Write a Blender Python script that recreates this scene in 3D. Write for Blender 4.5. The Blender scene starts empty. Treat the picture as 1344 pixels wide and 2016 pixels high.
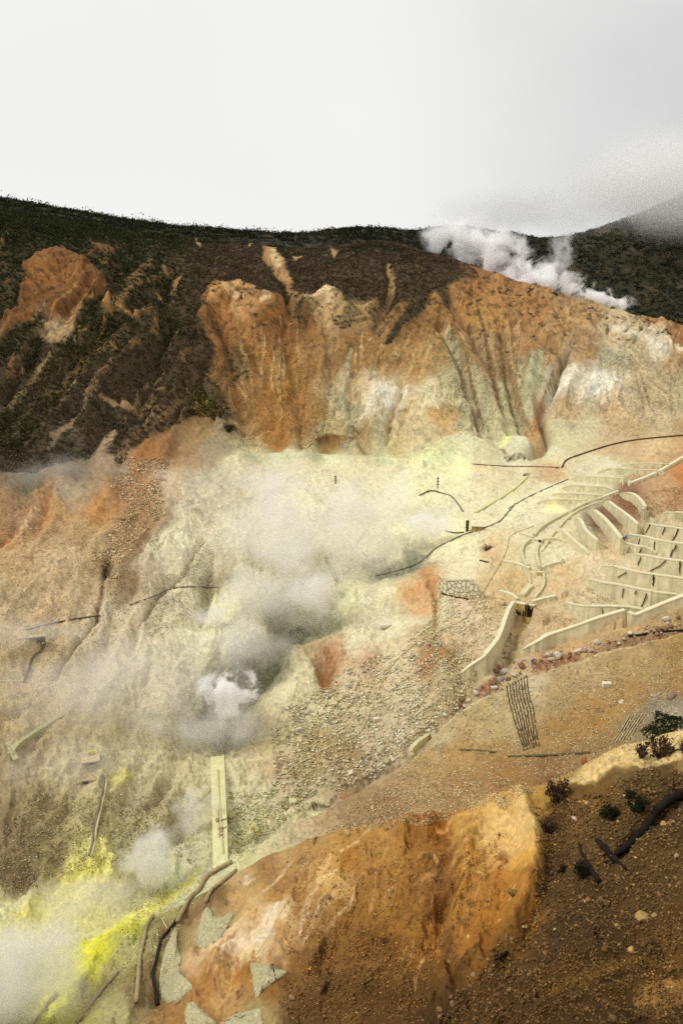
import bpy, math, random
import numpy as np
from mathutils import Vector, Matrix

# ---------------------------------------------------------------- camera, sky, sun, exposure
SC = bpy.context.scene
COL = SC.collection
F = 1582.0                      # focal length in photo pixels (photo 1344 x 2016)
PITCH = math.atan((1008 - 680) / F)
cd = bpy.data.cameras.new("camera")
cd.sensor_fit = 'VERTICAL'; cd.sensor_height = 36.0; cd.lens = 36.0 * F / 2016
cd.clip_start = 0.5; cd.clip_end = 6000
cam = bpy.data.objects.new("camera", cd); COL.objects.link(cam)
cam.location = (0, 0, 0); cam.rotation_euler = (math.pi / 2 - PITCH, 0, 0)
SC.camera = cam

SUN_AZ, SUN_EL = math.radians(-75), math.radians(52)     # light from the left, high
w = bpy.data.worlds.new("World"); SC.world = w; w.use_nodes = True
nt = w.node_tree; nt.nodes.clear(); N = nt.nodes.new; L = nt.links.new
out = N('ShaderNodeOutputWorld'); mix = N('ShaderNodeMixShader')
bs = N('ShaderNodeBackground'); bc = N('ShaderNodeBackground')
sky = N('ShaderNodeTexSky'); sky.sky_type = 'NISHITA'; sky.sun_disc = False
sky.sun_elevation = SUN_EL; sky.sun_rotation = SUN_AZ
L(sky.outputs[0], bs.inputs[0]); bs.inputs[1].default_value = 0.1
tc = N('ShaderNodeTexCoord'); mp = N('ShaderNodeMapping'); mp.inputs['Scale'].default_value = (1.2, 1.2, 2.6)
L(tc.outputs['Generated'], mp.inputs[0])
n1 = N('ShaderNodeTexNoise'); n1.inputs['Scale'].default_value = 1.6; n1.inputs['Detail'].default_value = 5; n1.inputs['Roughness'].default_value = .45
n1.inputs['Distortion'].default_value = .3
L(mp.outputs[0], n1.inputs['Vector'])
dt = N('ShaderNodeVectorMath'); dt.operation = 'DOT_PRODUCT'
dv = Vector((.50, .80, .26)).normalized(); dt.inputs[1].default_value = dv      # a thicker, greyer bank of cloud over the far mountain
L(tc.outputs['Generated'], dt.inputs[0])
mr = N('ShaderNodeMapRange'); mr.interpolation_type = 'SMOOTHSTEP'
mr.inputs[1].default_value = .86; mr.inputs[2].default_value = 1.0; L(dt.outputs['Value'], mr.inputs[0])
m1 = N('ShaderNodeMath'); m1.operation = 'MULTIPLY'; L(mr.outputs[0], m1.inputs[0])
mr2 = N('ShaderNodeMapRange'); mr2.inputs[1].default_value = .3; mr2.inputs[2].default_value = .7; mr2.inputs[3].default_value = .35; mr2.inputs[4].default_value = 1.0
L(n1.outputs[0], mr2.inputs[0]); L(mr2.outputs[0], m1.inputs[1])
cr = N('ShaderNodeMix'); cr.data_type = 'RGBA'
cr.inputs['A'].default_value = (.935, .93, .905, 1); cr.inputs['B'].default_value = (.64, .645, .64, 1)
L(m1.outputs[0], cr.inputs['Factor'])
cr2 = N('ShaderNodeMix'); cr2.data_type = 'RGBA'; cr2.blend_type = 'MULTIPLY'; cr2.inputs['Factor'].default_value = 1
mr3 = N('ShaderNodeMapRange'); mr3.inputs[1].default_value = .3; mr3.inputs[2].default_value = .72; mr3.inputs[3].default_value = 1.02; mr3.inputs[4].default_value = .95
L(n1.outputs[0], mr3.inputs[0]); L(cr.outputs['Result'], cr2.inputs['A']); L(mr3.outputs[0], cr2.inputs['B'])
L(cr2.outputs['Result'], bc.inputs[0]); bc.inputs[1].default_value = 1.0
mix.inputs[0].default_value = .97                                                # overcast: hardly any blue comes through
L(bs.outputs[0], mix.inputs[1]); L(bc.outputs[0], mix.inputs[2]); L(mix.outputs[0], out.inputs[0])

sd = bpy.data.lights.new("sun", 'SUN'); sd.energy = 1.9; sd.angle = math.radians(22); sd.color = (1, .97, .92)
sun = bpy.data.objects.new("sun", sd); COL.objects.link(sun)
sdir = Vector((math.sin(SUN_AZ) * math.cos(SUN_EL), math.cos(SUN_AZ) * math.cos(SUN_EL) - .25, math.sin(SUN_EL)))
sun.rotation_euler = sdir.to_track_quat('Z', 'Y').to_euler()
vs = SC.view_settings; vs.view_transform = 'Standard'; vs.look = 'None'; vs.exposure = 0; vs.gamma = 1
SC.display_settings.display_device = 'sRGB'
cy = SC.cycles
cy.use_denoising = False; cy.max_bounces = 14; cy.diffuse_bounces = 3; cy.volume_bounces = 12; cy.transparent_max_bounces = 8
cy.volume_step_rate = 1.0; cy.volume_max_steps = 96

# ---------------------------------------------------------------- helpers: noise, pixel rays
RNG = np.random.default_rng(7)
_perm = RNG.permutation(256).astype(np.int32); _perm = np.concatenate([_perm, _perm])
_ga = RNG.random(256) * 2 * np.pi; _gx, _gy = np.cos(_ga), np.sin(_ga)
def noise(x, y, seed=0):
    x = np.asarray(x, float) + seed * 17.31; y = np.asarray(y, float) - seed * 9.77
    xi = np.floor(x).astype(np.int64); yi = np.floor(y).astype(np.int64); fx = x - xi; fy = y - yi
    u = fx * fx * fx * (fx * (fx * 6 - 15) + 10); v = fy * fy * fy * (fy * (fy * 6 - 15) + 10)
    xi &= 255; yi &= 255; x1 = (xi + 1) & 255; y1 = (yi + 1) & 255
    def g(a, b, dx, dy):
        h = _perm[_perm[a] + b]; return _gx[h] * dx + _gy[h] * dy
    a = g(xi, yi, fx, fy); b = g(x1, yi, fx - 1, fy); c = g(xi, y1, fx, fy - 1); d = g(x1, y1, fx - 1, fy - 1)
    return ((a + u * (b - a)) * (1 - v) + (c + u * (d - c)) * v) * 1.5
def fbm(x, y, o=4, seed=0, gain=.5):
    t = 0; a = 1; n = 0
    for k in range(o):
        t = t + a * noise(x * 2 ** k, y * 2 ** k, seed + k); n += a; a *= gain
    return t / n
def smooth(a, b, x):
    t = np.clip((x - a) / (b - a), 0, 1); return t * t * (3 - 2 * t)
def lin(c):
    c = np.asarray(c, float) / 255
    return np.where(c <= .04045, c / 12.92, ((c + .055) / 1.055) ** 2.4)
CP, SP = math.cos(PITCH), math.sin(PITCH)
def ray(px, py):                 # photo pixel -> azimuth, tangent of elevation
    x = (np.asarray(px, float) - 672) / F; y = (1008 - np.asarray(py, float)) / F
    fy = CP + y * SP; z = -SP + y * CP
    return np.arctan2(x, fy), z / np.hypot(x, fy)
def proj(X, Y, Z):               # world point -> photo pixel
    d = Y * CP - Z * SP; u = Y * SP + Z * CP; d = np.maximum(d, .1)
    return 672 + F * X / d, 1008 - F * u / d
# ---------------------------------------------------------------- the valley: one height field, measured from the viewpoint outwards
# (photo column, photo row, horizontal distance in metres)
CTRL = [
 # near bluff, below the viewpoint
 (1344,2016,31),(1100,2016,34),(900,2016,37),(700,2016,42),(500,2016,48),(350,2016,53),(200,2016,58),(0,2016,62),(1700,2016,27),(-400,2016,70),
 (1344,1850,36.5),(1200,1700,45),(1344,1700,42.5),(1130,1850,40),(1000,1700,49.5),(1050,1700,48),(900,1850,44),(850,1760,49),(700,1800,53),(760,1900,46.5),
 (600,1900,50),(600,1780,58),(500,1860,58),(450,1900,58),(380,1860,62),(350,1930,59),(300,1960,59),(470,1780,65),(420,1960,54),(250,1900,64),
 (1344,1560,51),(1200,1590,51),(1100,1620,51.5),(960,1700,51.5),(1500,1560,48),(1650,1500,52),
 # crest of that bluff, and the ground hidden just behind it
 (1650,1420,62),(1500,1430,62),(1344,1448,62),(1200,1492,60),(1060,1562,57),(960,1588,57.5),(900,1606,59),(820,1622,60),(750,1632,63),(640,1652,68),(540,1690,72),(470,1718,75),(400,1765,74),(340,1800,73),
 (1500,1452,76),(1344,1472,75),(1200,1510,73),(1060,1570,72),(900,1612,74),(750,1640,77),(620,1655,80),
 # near bank of the stream
 (1344,1435,80),(1344,1350,96),(1344,1262,112),(1500,1240,114),(1200,1300,109),(1100,1400,94),(1100,1490,80),(960,1440,98),(950,1520,84),(850,1560,84),(1200,1420,88),(900,1590,77),(700,1600,86),
 # stream bed
 (1500,1190,122),(1344,1225,117),(1240,1258,115),(1100,1292,113),(1000,1335,111),(920,1375,109),(850,1430,106),(750,1510,99),(650,1565,95),(540,1620,90),(450,1690,84),(330,1780,78),(200,1890,71),(90,2000,66),(-200,2016,66),
 # far bank, vents and valley floor
 (1344,1160,124),(1200,1190,124),(1344,1080,137),(1240,1080,139),(1150,1120,134),(1100,1250,119),(1344,1000,157),(1250,980,163),(1150,1000,163),(1344,930,183),(1200,930,186),(1050,925,200),(1080,1010,165),(1040,1060,150),(1040,1125,139),(1040,1186,128),(1025,1240,121),
 (940,1330,113),(900,1250,122),(930,1180,131),(900,1120,144),(850,1170,136),(820,1300,118),(800,1400,109),(700,1450,108),(700,1300,121),(760,1200,137),(850,1060,162),(900,1000,180),(800,960,187),(750,1120,151),
 (600,1480,105),(600,1380,115),(620,1270,127),(560,1240,130),(650,1190,138),(520,1300,122),(450,1420,110),(520,1420,110),(400,1300,122),(430,1190,137),(600,1100,152),(600,1000,176),(500,950,190),(700,940,193),(450,1080,153),(380,1100,148),
 (450,1550,98),(430,1480,104),(350,1560,97),(300,1640,90),(380,1680,86),(250,1700,85),(150,1640,91),(180,1500,101),(250,1420,109),(60,1500,102),(0,1620,93),(0,1750,83),(120,1760,81),(0,1860,75),(-300,1700,92),(-300,1400,112),
 (250,1300,120),(120,1330,116),(0,1350,115),(0,1230,126),(120,1210,129),(240,1160,134),(330,1180,134),(250,1050,152),(100,1080,147),(0,1100,144),(350,980,172),(200,960,172),(60,980,168),(-300,1150,135),
 (0,900,188),(150,900,190),(300,900,196),(400,900,203),(-300,900,180),
 # flat behind the platform edge, foot of the slope
 (480,903,206),(600,903,207),(700,908,206),(820,912,206),(950,918,204),(1060,918,203),(500,897,218),(640,895,219),(780,900,216),(900,905,214),(1000,910,210),(1200,880,208),(1344,890,200),(1500,900,198),
 # the bare hillside
 (500,800,234),(640,800,237),(760,800,235),(900,800,233),(1000,800,231),(1100,800,227),(1200,800,224),(1344,800,221),(1500,800,222),
 (450,700,254),(600,700,258),(760,700,258),(900,700,256),(1000,700,254),(1100,700,252),(1200,700,249),(1344,700,244),(1500,700,246),
 (400,620,272),(520,600,281),(640,600,282),(760,600,283),(900,600,280),(1000,610,274),(1100,620,270),(1250,660,258),
 (300,800,224),(250,700,239),(100,700,232),(0,800,209),(150,800,212),(0,700,229),(0,600,253),(120,600,254),(220,600,262),(320,600,270),(-300,700,222),(-300,560,262),
 (420,560,289),(560,560,299),(700,540,300),(820,520,308),(870,550,293),
 (0,500,288),(150,520,284),(300,520,300),(450,500,322),(600,500,336),(-300,440,320),
 (0,400,365),(100,415,368),(200,432,370),(300,447,372),(400,455,376),(480,458,380),(600,462,390),(660,455,400),(-150,385,360),(-400,370,360),
 (760,480,332),(690,484,345),(850,505,318),(930,535,304),(1000,551,300),(1100,575,297),(1200,605,290),(1280,628,284),(1344,640,280),(1500,680,275),(1700,720,270),
 # hidden hollow behind the crest
 (800,500,400),(930,560,370),(1050,600,360),(1200,650,350),(1344,690,340),(1500,730,340),(900,540,430),(1100,610,430),(1300,660,420),(100,440,520),(400,480,520),(600,480,470),
 # wooded ridges beyond
 (700,446,520),(760,450,540),(850,446,560),(930,452,580),(1010,463,600),(1090,474,610),(1150,463,620),(1220,433,640),(1290,407,650),(1344,388,655),(1450,345,670),(1700,300,690),
 (900,500,500),(1000,540,505),(1150,560,520),(1250,560,530),(1344,560,540),(1344,480,600),(1200,500,570),(1500,560,540),
 (700,540,680),(950,540,690),(1150,520,740),(1250,480,760),(1344,430,780),(1450,400,790),(700,600,890),(950,600,890),(1200,560,890),(1400,500,890),(0,520,800),(400,560,800),(-300,480,800),(1700,360,800),
]
SMIN, SMAX = -.5, .5
def make_axes():
    a = np.concatenate([np.linspace(-.78, -.5, 40, endpoint=False), np.linspace(-.5, .5, 720, endpoint=False), np.linspace(.5, .78, 41)])
    def seg(r0, r1, n): return np.exp(np.linspace(math.log(r0), math.log(r1), n, endpoint=False))
    r = np.concatenate([seg(22, 75, 340), seg(75, 205, 350), seg(205, 345, 340), seg(345, 700, 110), [700, 730, 770, 820, 900]])
    return a, r
AZ, RR = make_axes()
NU, NV = len(AZ), len(RR)
LR = np.log(RR)
_c = np.array(CTRL, float)
_ca, _cs = ray(_c[:, 0], _c[:, 1]); _cl = np.log(_c[:, 2])
KA = 2.4
def _ker(da, dl): return np.sqrt((da * KA) ** 2 + dl ** 2 + .03 ** 2)
_n = len(_c)
_A = np.zeros((_n + 3, _n + 3))
_A[:_n, :_n] = _ker(_ca[:, None] - _ca[None], _cl[:, None] - _cl[None]) - np.eye(_n) * .006
_P = np.stack([np.ones(_n), _ca, _cl], 1); _A[:_n, _n:] = _P; _A[_n:, :_n] = _P.T
_w = np.linalg.solve(_A, np.concatenate([_cs, np.zeros(3)]))
S0 = np.zeros((NU, NV))
for i in range(0, NU, 40):
    a = AZ[i:i + 40]
    k = _ker(a[:, None, None] - _ca, LR[None, :, None] - _cl)
    S0[i:i + 40] = k @ _w[:_n] + _w[_n] + a[:, None] * _w[_n + 1] + LR[None] * _w[_n + 2]
A2, R2 = np.meshgrid(AZ, RR, indexing='ij')
GX, GY = R2 * np.sin(A2), R2 * np.cos(A2)
GZ = S0 * R2
PX, PY = proj(GX, GY, GZ)        # where each ground point stands in the photograph (used to lay out the survey of soils)

def hit(px, py, r0=24.0, r1=1e9, Z=None):      # ground point seen at a photo pixel
    Z = GZ if Z is None else Z
    a, s = ray(px, py); a = float(a); s = float(s)
    i = int(np.clip(np.searchsorted(AZ, a) - 1, 0, NU - 2)); t = (a - AZ[i]) / (AZ[i + 1] - AZ[i])
    zc = Z[i] * (1 - t) + Z[i + 1] * t; sc = zc / RR
    j = np.nonzero((sc >= s) & (RR >= r0) & (RR <= r1))[0]
    j = int(j[0]) if len(j) else int(np.argmax(np.where((RR >= r0) & (RR <= r1), sc, -9)))
    if j > 0 and sc[j] > s >= sc[j - 1]:
        q = (s - sc[j - 1]) / (sc[j] - sc[j - 1]); r = RR[j - 1] + q * (RR[j] - RR[j - 1]); z = s * r
    else: r = RR[j]; z = zc[j]
    return np.array([r * math.sin(a), r * math.cos(a), z])
def ground(x, y):                # height of the finished ground
    a = math.atan2(x, y); r = math.hypot(x, y)
    i = int(np.clip(np.searchsorted(AZ, a) - 1, 0, NU - 2)); t = (a - AZ[i]) / (AZ[i + 1] - AZ[i])
    j = int(np.clip(np.searchsorted(RR, r) - 1, 0, NV - 2)); q = (r - RR[j]) / (RR[j + 1] - RR[j])
    return (GZ[i, j] * (1 - t) + GZ[i + 1, j] * t) * (1 - q) + (GZ[i, j + 1] * (1 - t) + GZ[i + 1, j + 1] * t) * q

def hits(px, py, r0=24.0, r1=1e9):   # the same for many pixels at once: points and grid indices
    a, s = ray(px, py); n = len(a); P = np.zeros((n, 3)); II = np.clip(np.searchsorted(AZ, a) - 1, 0, NU - 2); JJ = np.zeros(n, int)
    for k in range(0, n, 3000):
        q = slice(k, k + 3000); i = II[q]; t = ((a[q] - AZ[i]) / (AZ[i + 1] - AZ[i]))[:, None]; sc = (GZ[i] * (1 - t) + GZ[i + 1] * t) / RR
        ok = (sc >= s[q, None]) & (RR >= r0) & (RR <= r1); j = np.where(ok.any(1), ok.argmax(1), np.searchsorted(RR, min(r1, 800)) - 1); JJ[q] = j
        w1 = sc[np.arange(len(j)), j]; w0 = sc[np.arange(len(j)), j - 1]; f = np.clip((s[q] - w0) / (w1 - w0 + 1e-9), 0, 1); r = RR[j - 1] + f * (RR[j] - RR[j - 1])
        P[q] = np.stack([r * np.sin(a[q]), r * np.cos(a[q]), r * (w0 + f * (w1 - w0))], 1)
    return P, II, JJ
def inside_many(pts, x, y):
    c = np.zeros(x.shape, bool); n = len(pts)
    for i in range(n):
        (x0, y0), (x1, y1) = pts[i], pts[(i + 1) % n]
        if y0 != y1: c ^= ((y0 > y) != (y1 > y)) & (x < (x1 - x0) * (y - y0) / (y1 - y0) + x0)
    return c
# warped survey coordinates
_wu, _wv = A2 * 20, LR[None] * 20 + 0 * A2
WX = fbm(PX / 70, PY / 70, 5, 3, .6); WY = fbm(PX / 70, PY / 70, 5, 11, .6)
def region(rr=None):
    m = np.ones(PX.shape, bool)
    if rr: m &= (R2 >= rr[0]) & (R2 <= rr[1])
    return m
def sdist(pts, closed, warp, rr, pad):
    """distance in photo pixels to an outline (negative inside when closed); returns indices and distances"""
    p = np.array(pts, float)[:, :2]
    x0, y0 = p.min(0) - pad; x1, y1 = p.max(0) + pad
    m = (PX > x0) & (PX < x1) & (PY > y0) & (PY < y1)
    if rr: m &= (R2 >= rr[0]) & (R2 <= rr[1])
    I = np.nonzero(m)
    x = PX[I] + warp * WX[I]; y = PY[I] + warp * WY[I]
    d = np.full(x.shape, 1e9); tt = np.zeros(x.shape); ins = np.zeros(x.shape, bool)
    n = len(p)
    for k in range(n if closed else n - 1):
        a = p[k]; b = p[(k + 1) % n]; ab = b - a; l2 = max(ab @ ab, 1e-9)
        t = np.clip(((x - a[0]) * ab[0] + (y - a[1]) * ab[1]) / l2, 0, 1)
        dd = np.hypot(x - a[0] - t * ab[0], y - a[1] - t * ab[1])
        c = dd < d; d[c] = dd[c]; tt[c] = (k + t[c]) / max(n - 1, 1)
        if closed:
            q = ((a[1] > y) != (b[1] > y)) & (x < (b[0] - a[0]) * (y - a[1]) / (b[1] - a[1] + 1e-12) + a[0])
            ins ^= q
    if closed: d = np.where(ins, -d, d)
    return I, d, tt
def relief_line(pts, width, depth, rr=None, warp=8, taper=False):
    """cut (or raise, depth < 0) the ground along a line; width in photo pixels, depth in metres"""
    global GZ
    I, d, t = sdist(pts, False, warp, rr, width * 3)
    k = np.exp(-(d / width) ** 2)
    if taper: k = k * np.sin(np.pi * np.clip(t * .9 + .08, 0, 1)) ** .6
    GZ[I] -= depth * k
def relief_area(pts, height, soft, rr=None, warp=8):
    I, d, t = sdist(pts, True, warp, rr, soft * 2 + 4)
    GZ[I] += height * (1 - smooth(-soft, soft * .4, d))

HILL = (207, 345); VAL = (74, 206); NEAR = (22, 74.5)
# --- gullies of the bare slope
hm = smooth(205, 225, R2) * (1 - smooth(290, 350, R2))
fan = PX - 860; dn = np.clip((PY - 480) / 430, 0, 1.2)
gu = PX + 60 * WX - (PX - 870) * .35 * dn
g1 = 1 - np.abs(noise(gu / 46, PY / 420, 21)) * 2
g2 = 1 - np.abs(noise(gu / 19, PY / 260, 22)) * 2
g3 = noise(gu / 8, PY / 50, 23)
GZ += hm * (g1 * 1.25 + g2 * .6 + g3 * .15) * (.55 + .45 * smooth(500, 700, PY)) * smooth(905, 840, PY)
for pts, wd, dp in [
  ([(865,640),(905,710),(925,770),(945,835)], 9, 2.6), ([(880,590),(930,660),(960,720),(985,800),(1000,850)], 10, 2.6),
  ([(985,640),(995,720),(1010,800),(1030,850)], 10, 2.8), ([(1110,700),(1085,760),(1062,830),(1080,862),(1040,905)], 8, 4.0),
  ([(1040,640),(1100,690),(1112,705)], 9, 2.2), ([(700,720),(690,800),(720,880)], 12, 2.5), ([(790,760),(770,830),(760,870)], 7, 2),
  ([(560,640),(575,720),(590,800),(600,880)], 12, 2.6), ([(470,640),(500,700),(530,760)], 9, 2.4), ([(520,490),(560,570),(575,620)], 9, 2.5),
  ([(420,600),(450,680),(470,760),(480,850)], 12, 2.6),([(640,640),(655,730),(640,820)], 10, 2.0),
  ([(100,640),(60,720),(0,800)], 10, 2.5), ([(210,650),(170,720),(100,810)], 9, 2.0), ([(330,540),(330,640),(300,740),(260,840)], 26, 4.5),
  ([(760,500),(770,580),(740,660)], 12, 2.5),([(1180,640),(1230,670),(1300,700)], 10, 1.6)]:
    relief_line(pts, wd, dp, (207, 345))
for pts, wd, dp in [([(400,640),(420,590),(470,570),(540,600)], 14, -2.2), ([(600,610),(640,580),(670,590)], 12, -1.6), ([(50,560),(120,520),(200,560)], 22, -2),
  ([(205,640),(215,615)], 10, -4), ([(840,790),(850,860)], 26, -1.6), ([(740,770),(730,840)], 18, -1.5), ([(1130,740),(1105,800)], 14, -3), ([(1180,760),(1240,790)], 20, -1.5),
  ([(950,700),(975,790),(990,840)], 13, -2.2), ([(1050,700),(1035,780),(1055,840)], 10, -2.4)]:
    relief_line(pts, wd, dp, (207, 345))
relief_area([(840,905),(870,870),(910,852),(965,872),(985,900),(930,916)], 2.5, 22, (200, 240))
relief_area([(985,895),(1000,865),(1035,862),(1052,885),(1035,912),(1005,912)], 2.2, 16, (200, 240))
relief_line([(470,904),(600,902),(720,910),(830,915)], 5, -1.4, (195, 215), 3)
relief_line([(600,885),(650,872),(700,882)], 9, -2.2, (207, 240), 6)
rib = 1 - 2 * np.abs(noise((PX + .85 * PY + 46 * WX) / 74, (PY - .6 * PX) / 380, 24)); lm = smooth(430, 330, PX) * smooth(185, 215, R2) * (1 - smooth(300, 350, R2)); GZ += lm * 2.6 * rib
# broken rock at the heads of the gullies
oc = smooth(.0, .5, fbm(PX / 60, PY / 40, 3, 25) + .9 * smooth(680, 580, PY) - .5 - .5 * smooth(760, 950, PX)) * hm
GZ += oc * (1.1 * (.5 - np.abs(noise(GX / 5, GZ / 4, 26))) + .5 * (.5 - np.abs(noise(GX / 2.2, GZ / 1.8, 27))))
r1_ = noise(gu / 5.5, PY / 70, 28); GZ += hm * .16 * -np.maximum(0, .25 - np.abs(r1_)) * 4 * smooth(880, 820, PY)
GZ += hm * .07 * noise(A2 / .006, LR[None] / .008, 29)
# --- valley floor relief
vm = smooth(74, 82, R2) * (1 - smooth(196, 212, R2))
GZ += vm * .55 * (.3 - np.abs(fbm(GX / 5 + 1.5 * WX, GY / 5 + 1.5 * WY, 3, 33))) * (1 + smooth(900, 600, PX))
GZ += vm * (1.2 * fbm(GX / 16, GY / 16, 5, 31, .55) + .35 * fbm(GX / 2.6, GY / 2.6, 3, 35, .6))
GZ += vm * .04 * noise(A2 / .0042, LR[None] / .008, 38) + vm * .16 * (.3 - np.abs(noise(GX / 1.7 + .8 * WX, GY / 1.7, 39)))
lv = smooth(760, 300, PX) * vm
GZ += lv * (.9 * (1 - 2 * np.abs(noise((PX + .45 * PY + 30 * WX) / 60, (PY - .3 * PX) / 220, 37))))
for pts, wd, dp in [
  ([(320,1150),(300,1190),(275,1240),(258,1290)], 7, .9), ([(405,1060),(365,1130),(318,1160)], 7, .7), ([(420,1110),(410,1170),(390,1225)], 12, 1.6),
  ([(212,1100),(205,1150),(190,1220),(150,1280),(110,1340),(50,1400),(0,1425)], 5, .7), ([(215,1105),(212,1130)], 14, 1.8),
  ([(620,1215),(560,1245),(530,1290),(470,1360),(440,1420)], 34, 3.4), ([(850,1075),(800,1110),(740,1125)], 18, 1.6), ([(470,1430),(400,1460)], 40, 2.0),
  ([(330,1545),(300,1590),(262,1640),(235,1680)], 12, 1.0), ([(370,1610),(350,1640)], 22, 2.2), ([(560,1585),(600,1570),(640,1560)], 10, 1.2),
  ([(640,1010),(600,990),(570,1000)], 16, -1.4), ([(860,1160),(800,1185),(760,1195)], 12, -2.0), ([(650,1290),(640,1340)], 14, 1.2),
  ([(860,1180),(860,1230)], 9, 1.4), ([(820,1260),(870,1300),(880,1370)], 20, -1.8), ([(560,1270),(600,1330),(560,1420)], 26, -1.6),
  ([(330,1080),(360,1120)], 12, -1.0), ([(60,1000),(0,1075)], 8, .9), ([(100,960),(40,1030)], 9, -1.0)]:
    relief_line(pts, wd, dp, VAL)
STREAM = [(1420,1212),(1344,1226),(1240,1258),(1150,1281),(1080,1300),(1010,1335),(950,1362),(905,1385),(860,1425),(800,1485),(740,1520),(690,1552),(620,1590),(540,1630),(470,1675)]
relief_line(STREAM, 13, 1.6, (80, 125), 3)
relief_line([(1020,1195),(1015,1235),(1003,1285),(985,1320)], 12, 1.6, (105, 135), 2)
relief_line([(1344,1275),(1240,1300),(1120,1330),(1000,1345),(905,1400),(850,1450)], 8, -.5, (85, 118), 4)
# --- near bluff
nm = 1 - smooth(70, 78, R2)
GZ += nm * (.75 * fbm(GX / 5.5, GY / 5.5, 5, 41, .58) + .35 * (.35 - np.abs(fbm(GX / 3.6 + 2 * WX, GY / 2.6 + WY, 3, 42))) + .05 * fbm(GX / .8, GY / .8, 3, 45, .6))
GZ += nm * .012 * noise(A2 / .0045, LR[None] / .0075, 48) + nm * .07 * (.3 - np.abs(noise(GX / 1.3 + WX, GY / 1.0, 49))) + nm * .30 * (.3 - np.abs(fbm(GX / 3.2 + WX, GY / 2.4, 3, 50)))
gx = PX + .55 * PY + 40 * WX
GZ += nm * smooth(1050, 950, PX + 30 * WX) * (.5 * (1 - 2 * np.abs(noise(gx / 60, (PY - .6 * PX) / 300, 47))) + .30 * (.4 - np.abs(noise((PX + .35 * PY + 30 * WX) / 26, (PY - .4 * PX) / 150, 46))) + .14 * (.4 - np.abs(noise((PX + .35 * PY + 20 * WY) / 11, (PY - .4 * PX) / 60, 44))))
for pts, wd, dp in [
  ([(1085,1600),(1085,1700),(1050,1800),(1000,1890)], 26, .9), ([(880,1640),(880,1730),(850,1850)], 22, 1.0), ([(700,1700),(690,1800),(640,1900)], 24, .6),
  ([(1344,1560),(1270,1620),(1215,1680),(1195,1692)], 12, 1.0), ([(870,1770),(870,1850),(900,1940)], 14, .8), ([(760,1850),(900,1740),(1000,1650)], 8, .5),
  ([(1180,1830),(1260,1870),(1220,1890)], 12, .5), ([(1060,1960),(1200,1930),(1344,1920)], 12, .5), ([(380,1800),(340,1880),(310,1970)], 16, 1.2), ([(470,1960),(440,2000)], 14, .6),
  ([(1195,1560),(1205,1600)], 16, .7)]:
    relief_line(pts, wd, dp, NEAR)
for pts, wd, dp in [
  ([(1020,1590),(1045,1650),(1050,1730),(1005,1830)], 20, -1.3), ([(850,1618),(830,1640)], 12, -1.1), ([(935,1640),(900,1700)], 16, -.7), ([(800,1640),(740,1660),(690,1690)], 12, -.8),
  ([(560,1800),(470,1850),(420,1920)], 22, -1.1), ([(640,1690),(590,1790),(540,1880)], 16, -.7), ([(1100,1900),(1200,1880),(1344,1880)], 10, -.6), ([(1060,2000),(1200,1965),(1344,1955)], 9, -.6),
  ([(250,1830),(190,1890),(140,1960)], 16, -.7), ([(1344,1452),(1250,1475),(1150,1520)], 10, -.5), ([(1300,1810),(1344,1790)], 14, -.4)]:
    relief_line(pts, wd, dp, NEAR)
# --- wooded ridges
fm = smooth(400, 500, R2)
GZ += fm * (6 * fbm(GX / 60, GY / 60, 4, 51, .5)) * smooth(.0, .5, 1 - smooth(590, 700, R2) * .8)
GZ += smooth(280, 330, R2) * (1 - fm) * 1.6 * fbm(GX / 14, GY / 14, 4, 55)
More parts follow.
